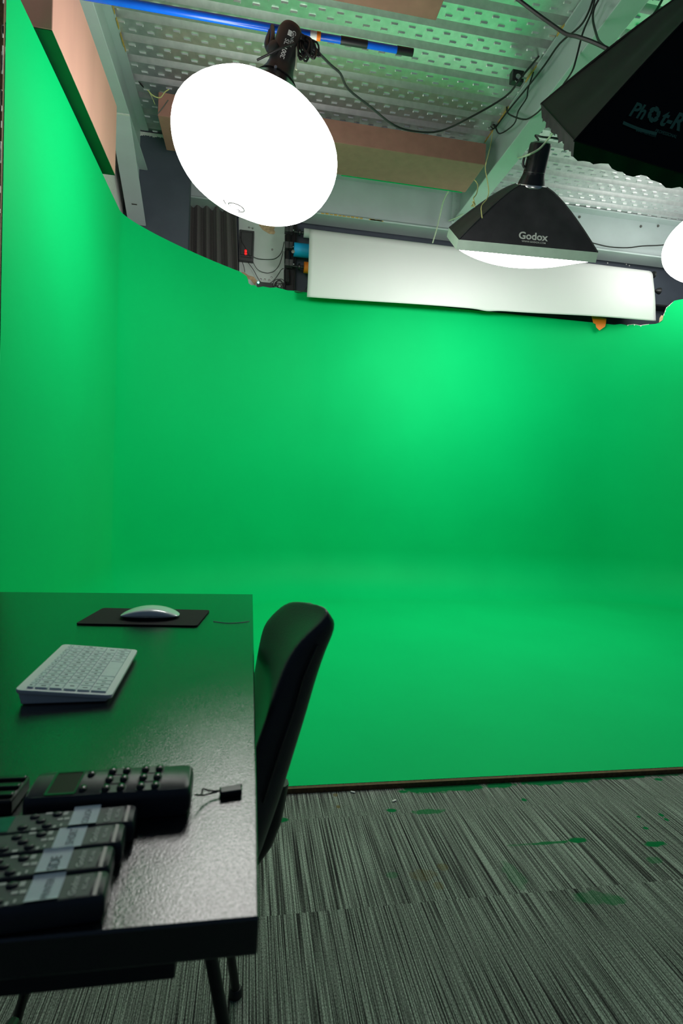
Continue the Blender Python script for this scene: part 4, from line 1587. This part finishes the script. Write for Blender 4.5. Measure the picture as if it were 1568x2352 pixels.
lettering('brand_print', 'Godox', M['logo'], rfn(.845, .14), proto, .0165, .02)
lettering('model_print', 'RC-A6', M['logo'], rfn(.895, .32), proto, .0098, .02)
specs = [('COUCH', 'small dark remote with tape label nearest the large remote', (-.0765, .4165)),
         ('SHORT', 'small dark remote with tape label, second from the large remote', (-.0795, .3935)),
         ('SIDE', 'small dark remote with curling tape label, third from the large remote', (-.0815, .3690)),
         ('PRINTER', 'small dark remote with tape label nearest the front edge of the desk', (-.0785, .3440))]
tapes = []
for i, (word, lab, pos) in enumerate(specs):
    r_ = proto if i == 0 else copy_tree(proto)
    r_['label'] = lab
    tapes.append((r_, word, pos))
for i, (r_, word, pos) in enumerate(tapes):
    b = MB()
    b.grid(lambda a, c_: rb(.60 + .165 * a, .02 + .96 * c_, RT + .0007 + (.0016 * max(0, abs(c_ - .5) - .40) * 10 if i != 1 else 0)), 4, 12)
    b.build('tape_label', M['tape'], r_, smooth=True)
    lettering('handwriting', word, M['ink'], (lambda x, y: V((-RL + .715 * RL - y * 1.35, (.13 - .5) * RW + x, RT + .0011))), r_, .0172 if len(word) > 4 else .013, .0)
for i, (r_, word, pos) in enumerate(tapes):
    r_.location = (pos[0], pos[1], TZ + .0003)
    r_.rotation_euler = (0, 0, .075)

# ridged black tray at the left
t = thing('cable_tray', 'black ridged plastic tray at the left edge behind the large remote', 'tray', (-.25, .47, TZ))
b = MB()
b.span((-.36, .449, TZ + .0005), (-.176, .487, TZ + .0125))
b.build('tray_body', M['black'], t, bevel=.002)
for k in range(3):
    b = MB()
    b.span((-.36, .4535 + k * .0125, TZ + .012), (-.177, .4595 + k * .0125, TZ + .0150))
    b.build('ridge', M['blackg'], t, bevel=.001)

# ================================================================== CHAIR
t = thing('office_chair', 'black leatherette chair tucked against the right side of the desk', 'chair', (-.25, .8, 0))
YN, YM, YF = .68, .665, .93
rowsB = [((783, 1436), (770, 1412), (640, 1385), (603, 1428)),
         ((768, 1484), (708, 1468), (625, 1455), (590, 1478)),
         ((741, 1560), (668, 1542), (606, 1535), (578, 1555)),
         ((722, 1630), (644, 1622), (590, 1620), (562, 1645)),
         ((690, 1730), (606, 1722), (565, 1725), (545, 1750)),
         ((656, 1840), (572, 1825), (545, 1835), (528, 1860)),
         ((618, 1935), (550, 1915), (528, 1930), (512, 1960)),
         ((590, 2010), (530, 2000), (512, 2010), (500, 2030))]
rings = []
for k, (B_, G_, Mi, F_) in enumerate(rowsB):
    pB = at(*B_, Y=YN)
    pG = at(G_[0] - (24 if 0 < k < 7 else 8), G_[1], Y=YM)
    pM = at(*Mi, Y=.82)
    pF = at(*F_, Y=YF)
    th = .032
    ring = [pG + V((.0015, -.004, 0)), pG + (pM - pG) * .06, (pG * .55 + pM * .45) + V((.004, 0, 0)), pM + V((.006, 0, 0)), (pM * .4 + pF * .6), pF, pF + V((th * .5, .008, -.003)), pM + V((th + .02, .02, 0)), (pM + pB) / 2 + V((th * .55, .01, 0)), pB, (pB + pG) / 2 + V((-.0, -.008, 0))]
    rings.append(ring)
# rounded top edge
top0 = []
c_ = sum(rings[0], V()) / len(rings[0])
tz = [V((c_.x + (p.x - c_.x) * .62, c_.y + (p.y - c_.y) * .80, p.z + .012)) for p in rings[0]]
bk = MB()
bk.rings([tz] + rings)
bk.build('backrest', M['leather'], t, subd=2)
pp = MB()
pp.tube([rings[k][10] + V((.0, -.002, 0)) for k in range(1, 6)], .0018, 6)
pp.build('seam_piping', M['blackg'], t)
se = MB()
so = []
for k in range(28):
    a = 2 * math.pi * k / 28
    so.append((-.27 + .24 * math.copysign(abs(math.cos(a)) ** .6, math.cos(a)), .83 + .175 * math.copysign(abs(math.sin(a)) ** .6, math.sin(a))))
se.rings([[(x, y_, .425) for x, y_ in so], [(x, y_, .47) for x, y_ in so], [(-.27 + (x + .27) * .9, .83 + (y_ - .83) * .9, .482) for x, y_ in so]])
se.build('seat', M['leather'], t, bevel=.008)
br_ = MB()
br_.tube([(-.20, .80, .42), (-.03, .80, .42), (.035, .80, .47), (.055, .80, .56)], .018, 10)
br_.build('back_bracket', M['black'], t)
pdl = MB()
pdl.tube([(-.37, .72, .10), (-.37, .72, .43)], .025, 14, smooth=0)
pdl.build('gas_column', M['black'], t)
for k in range(5):
    a = 2 * math.pi * k / 5 + .3
    e = V((-.37 + .24 * math.cos(a), .72 + .24 * math.sin(a), .07))
    ar = MB()
    ar.tube([(-.37, .72, .12), e], [.022, .012], 10, smooth=0)
    o = ar.build('base_arm', M['black'], t)
    ca = MB()
    ca.lathe([(.026, -.012), (.03, -.006), (.03, .006), (.026, .012)], (e.x, e.y, .03), (math.sin(a), -math.cos(a), 0), 18)
    ca.tube([e, (e.x, e.y, .035)], .008, 8, smooth=0)
    ca.build('castor', M['rubber'], o)

# small specks of dry paint flakes on the carpet
for q, lab, m_ in (((905, 1841), 'small pale paint flake on the carpet near the green floor edge', 'raw'), ((810, 1821), 'thin pale paint sliver on the carpet beside the green floor edge', 'lip')):
    p = at(*q, Z=0)
    f_ = MB()
    f_.box((p.x, p.y, .0025), (.016, .006, .004), Matrix.Rotation(random.uniform(-.5, .5), 3, 'Z'))
    tag(f_.build('paint_flake', M[m_], bevel=.001), lab, 'paint flake')
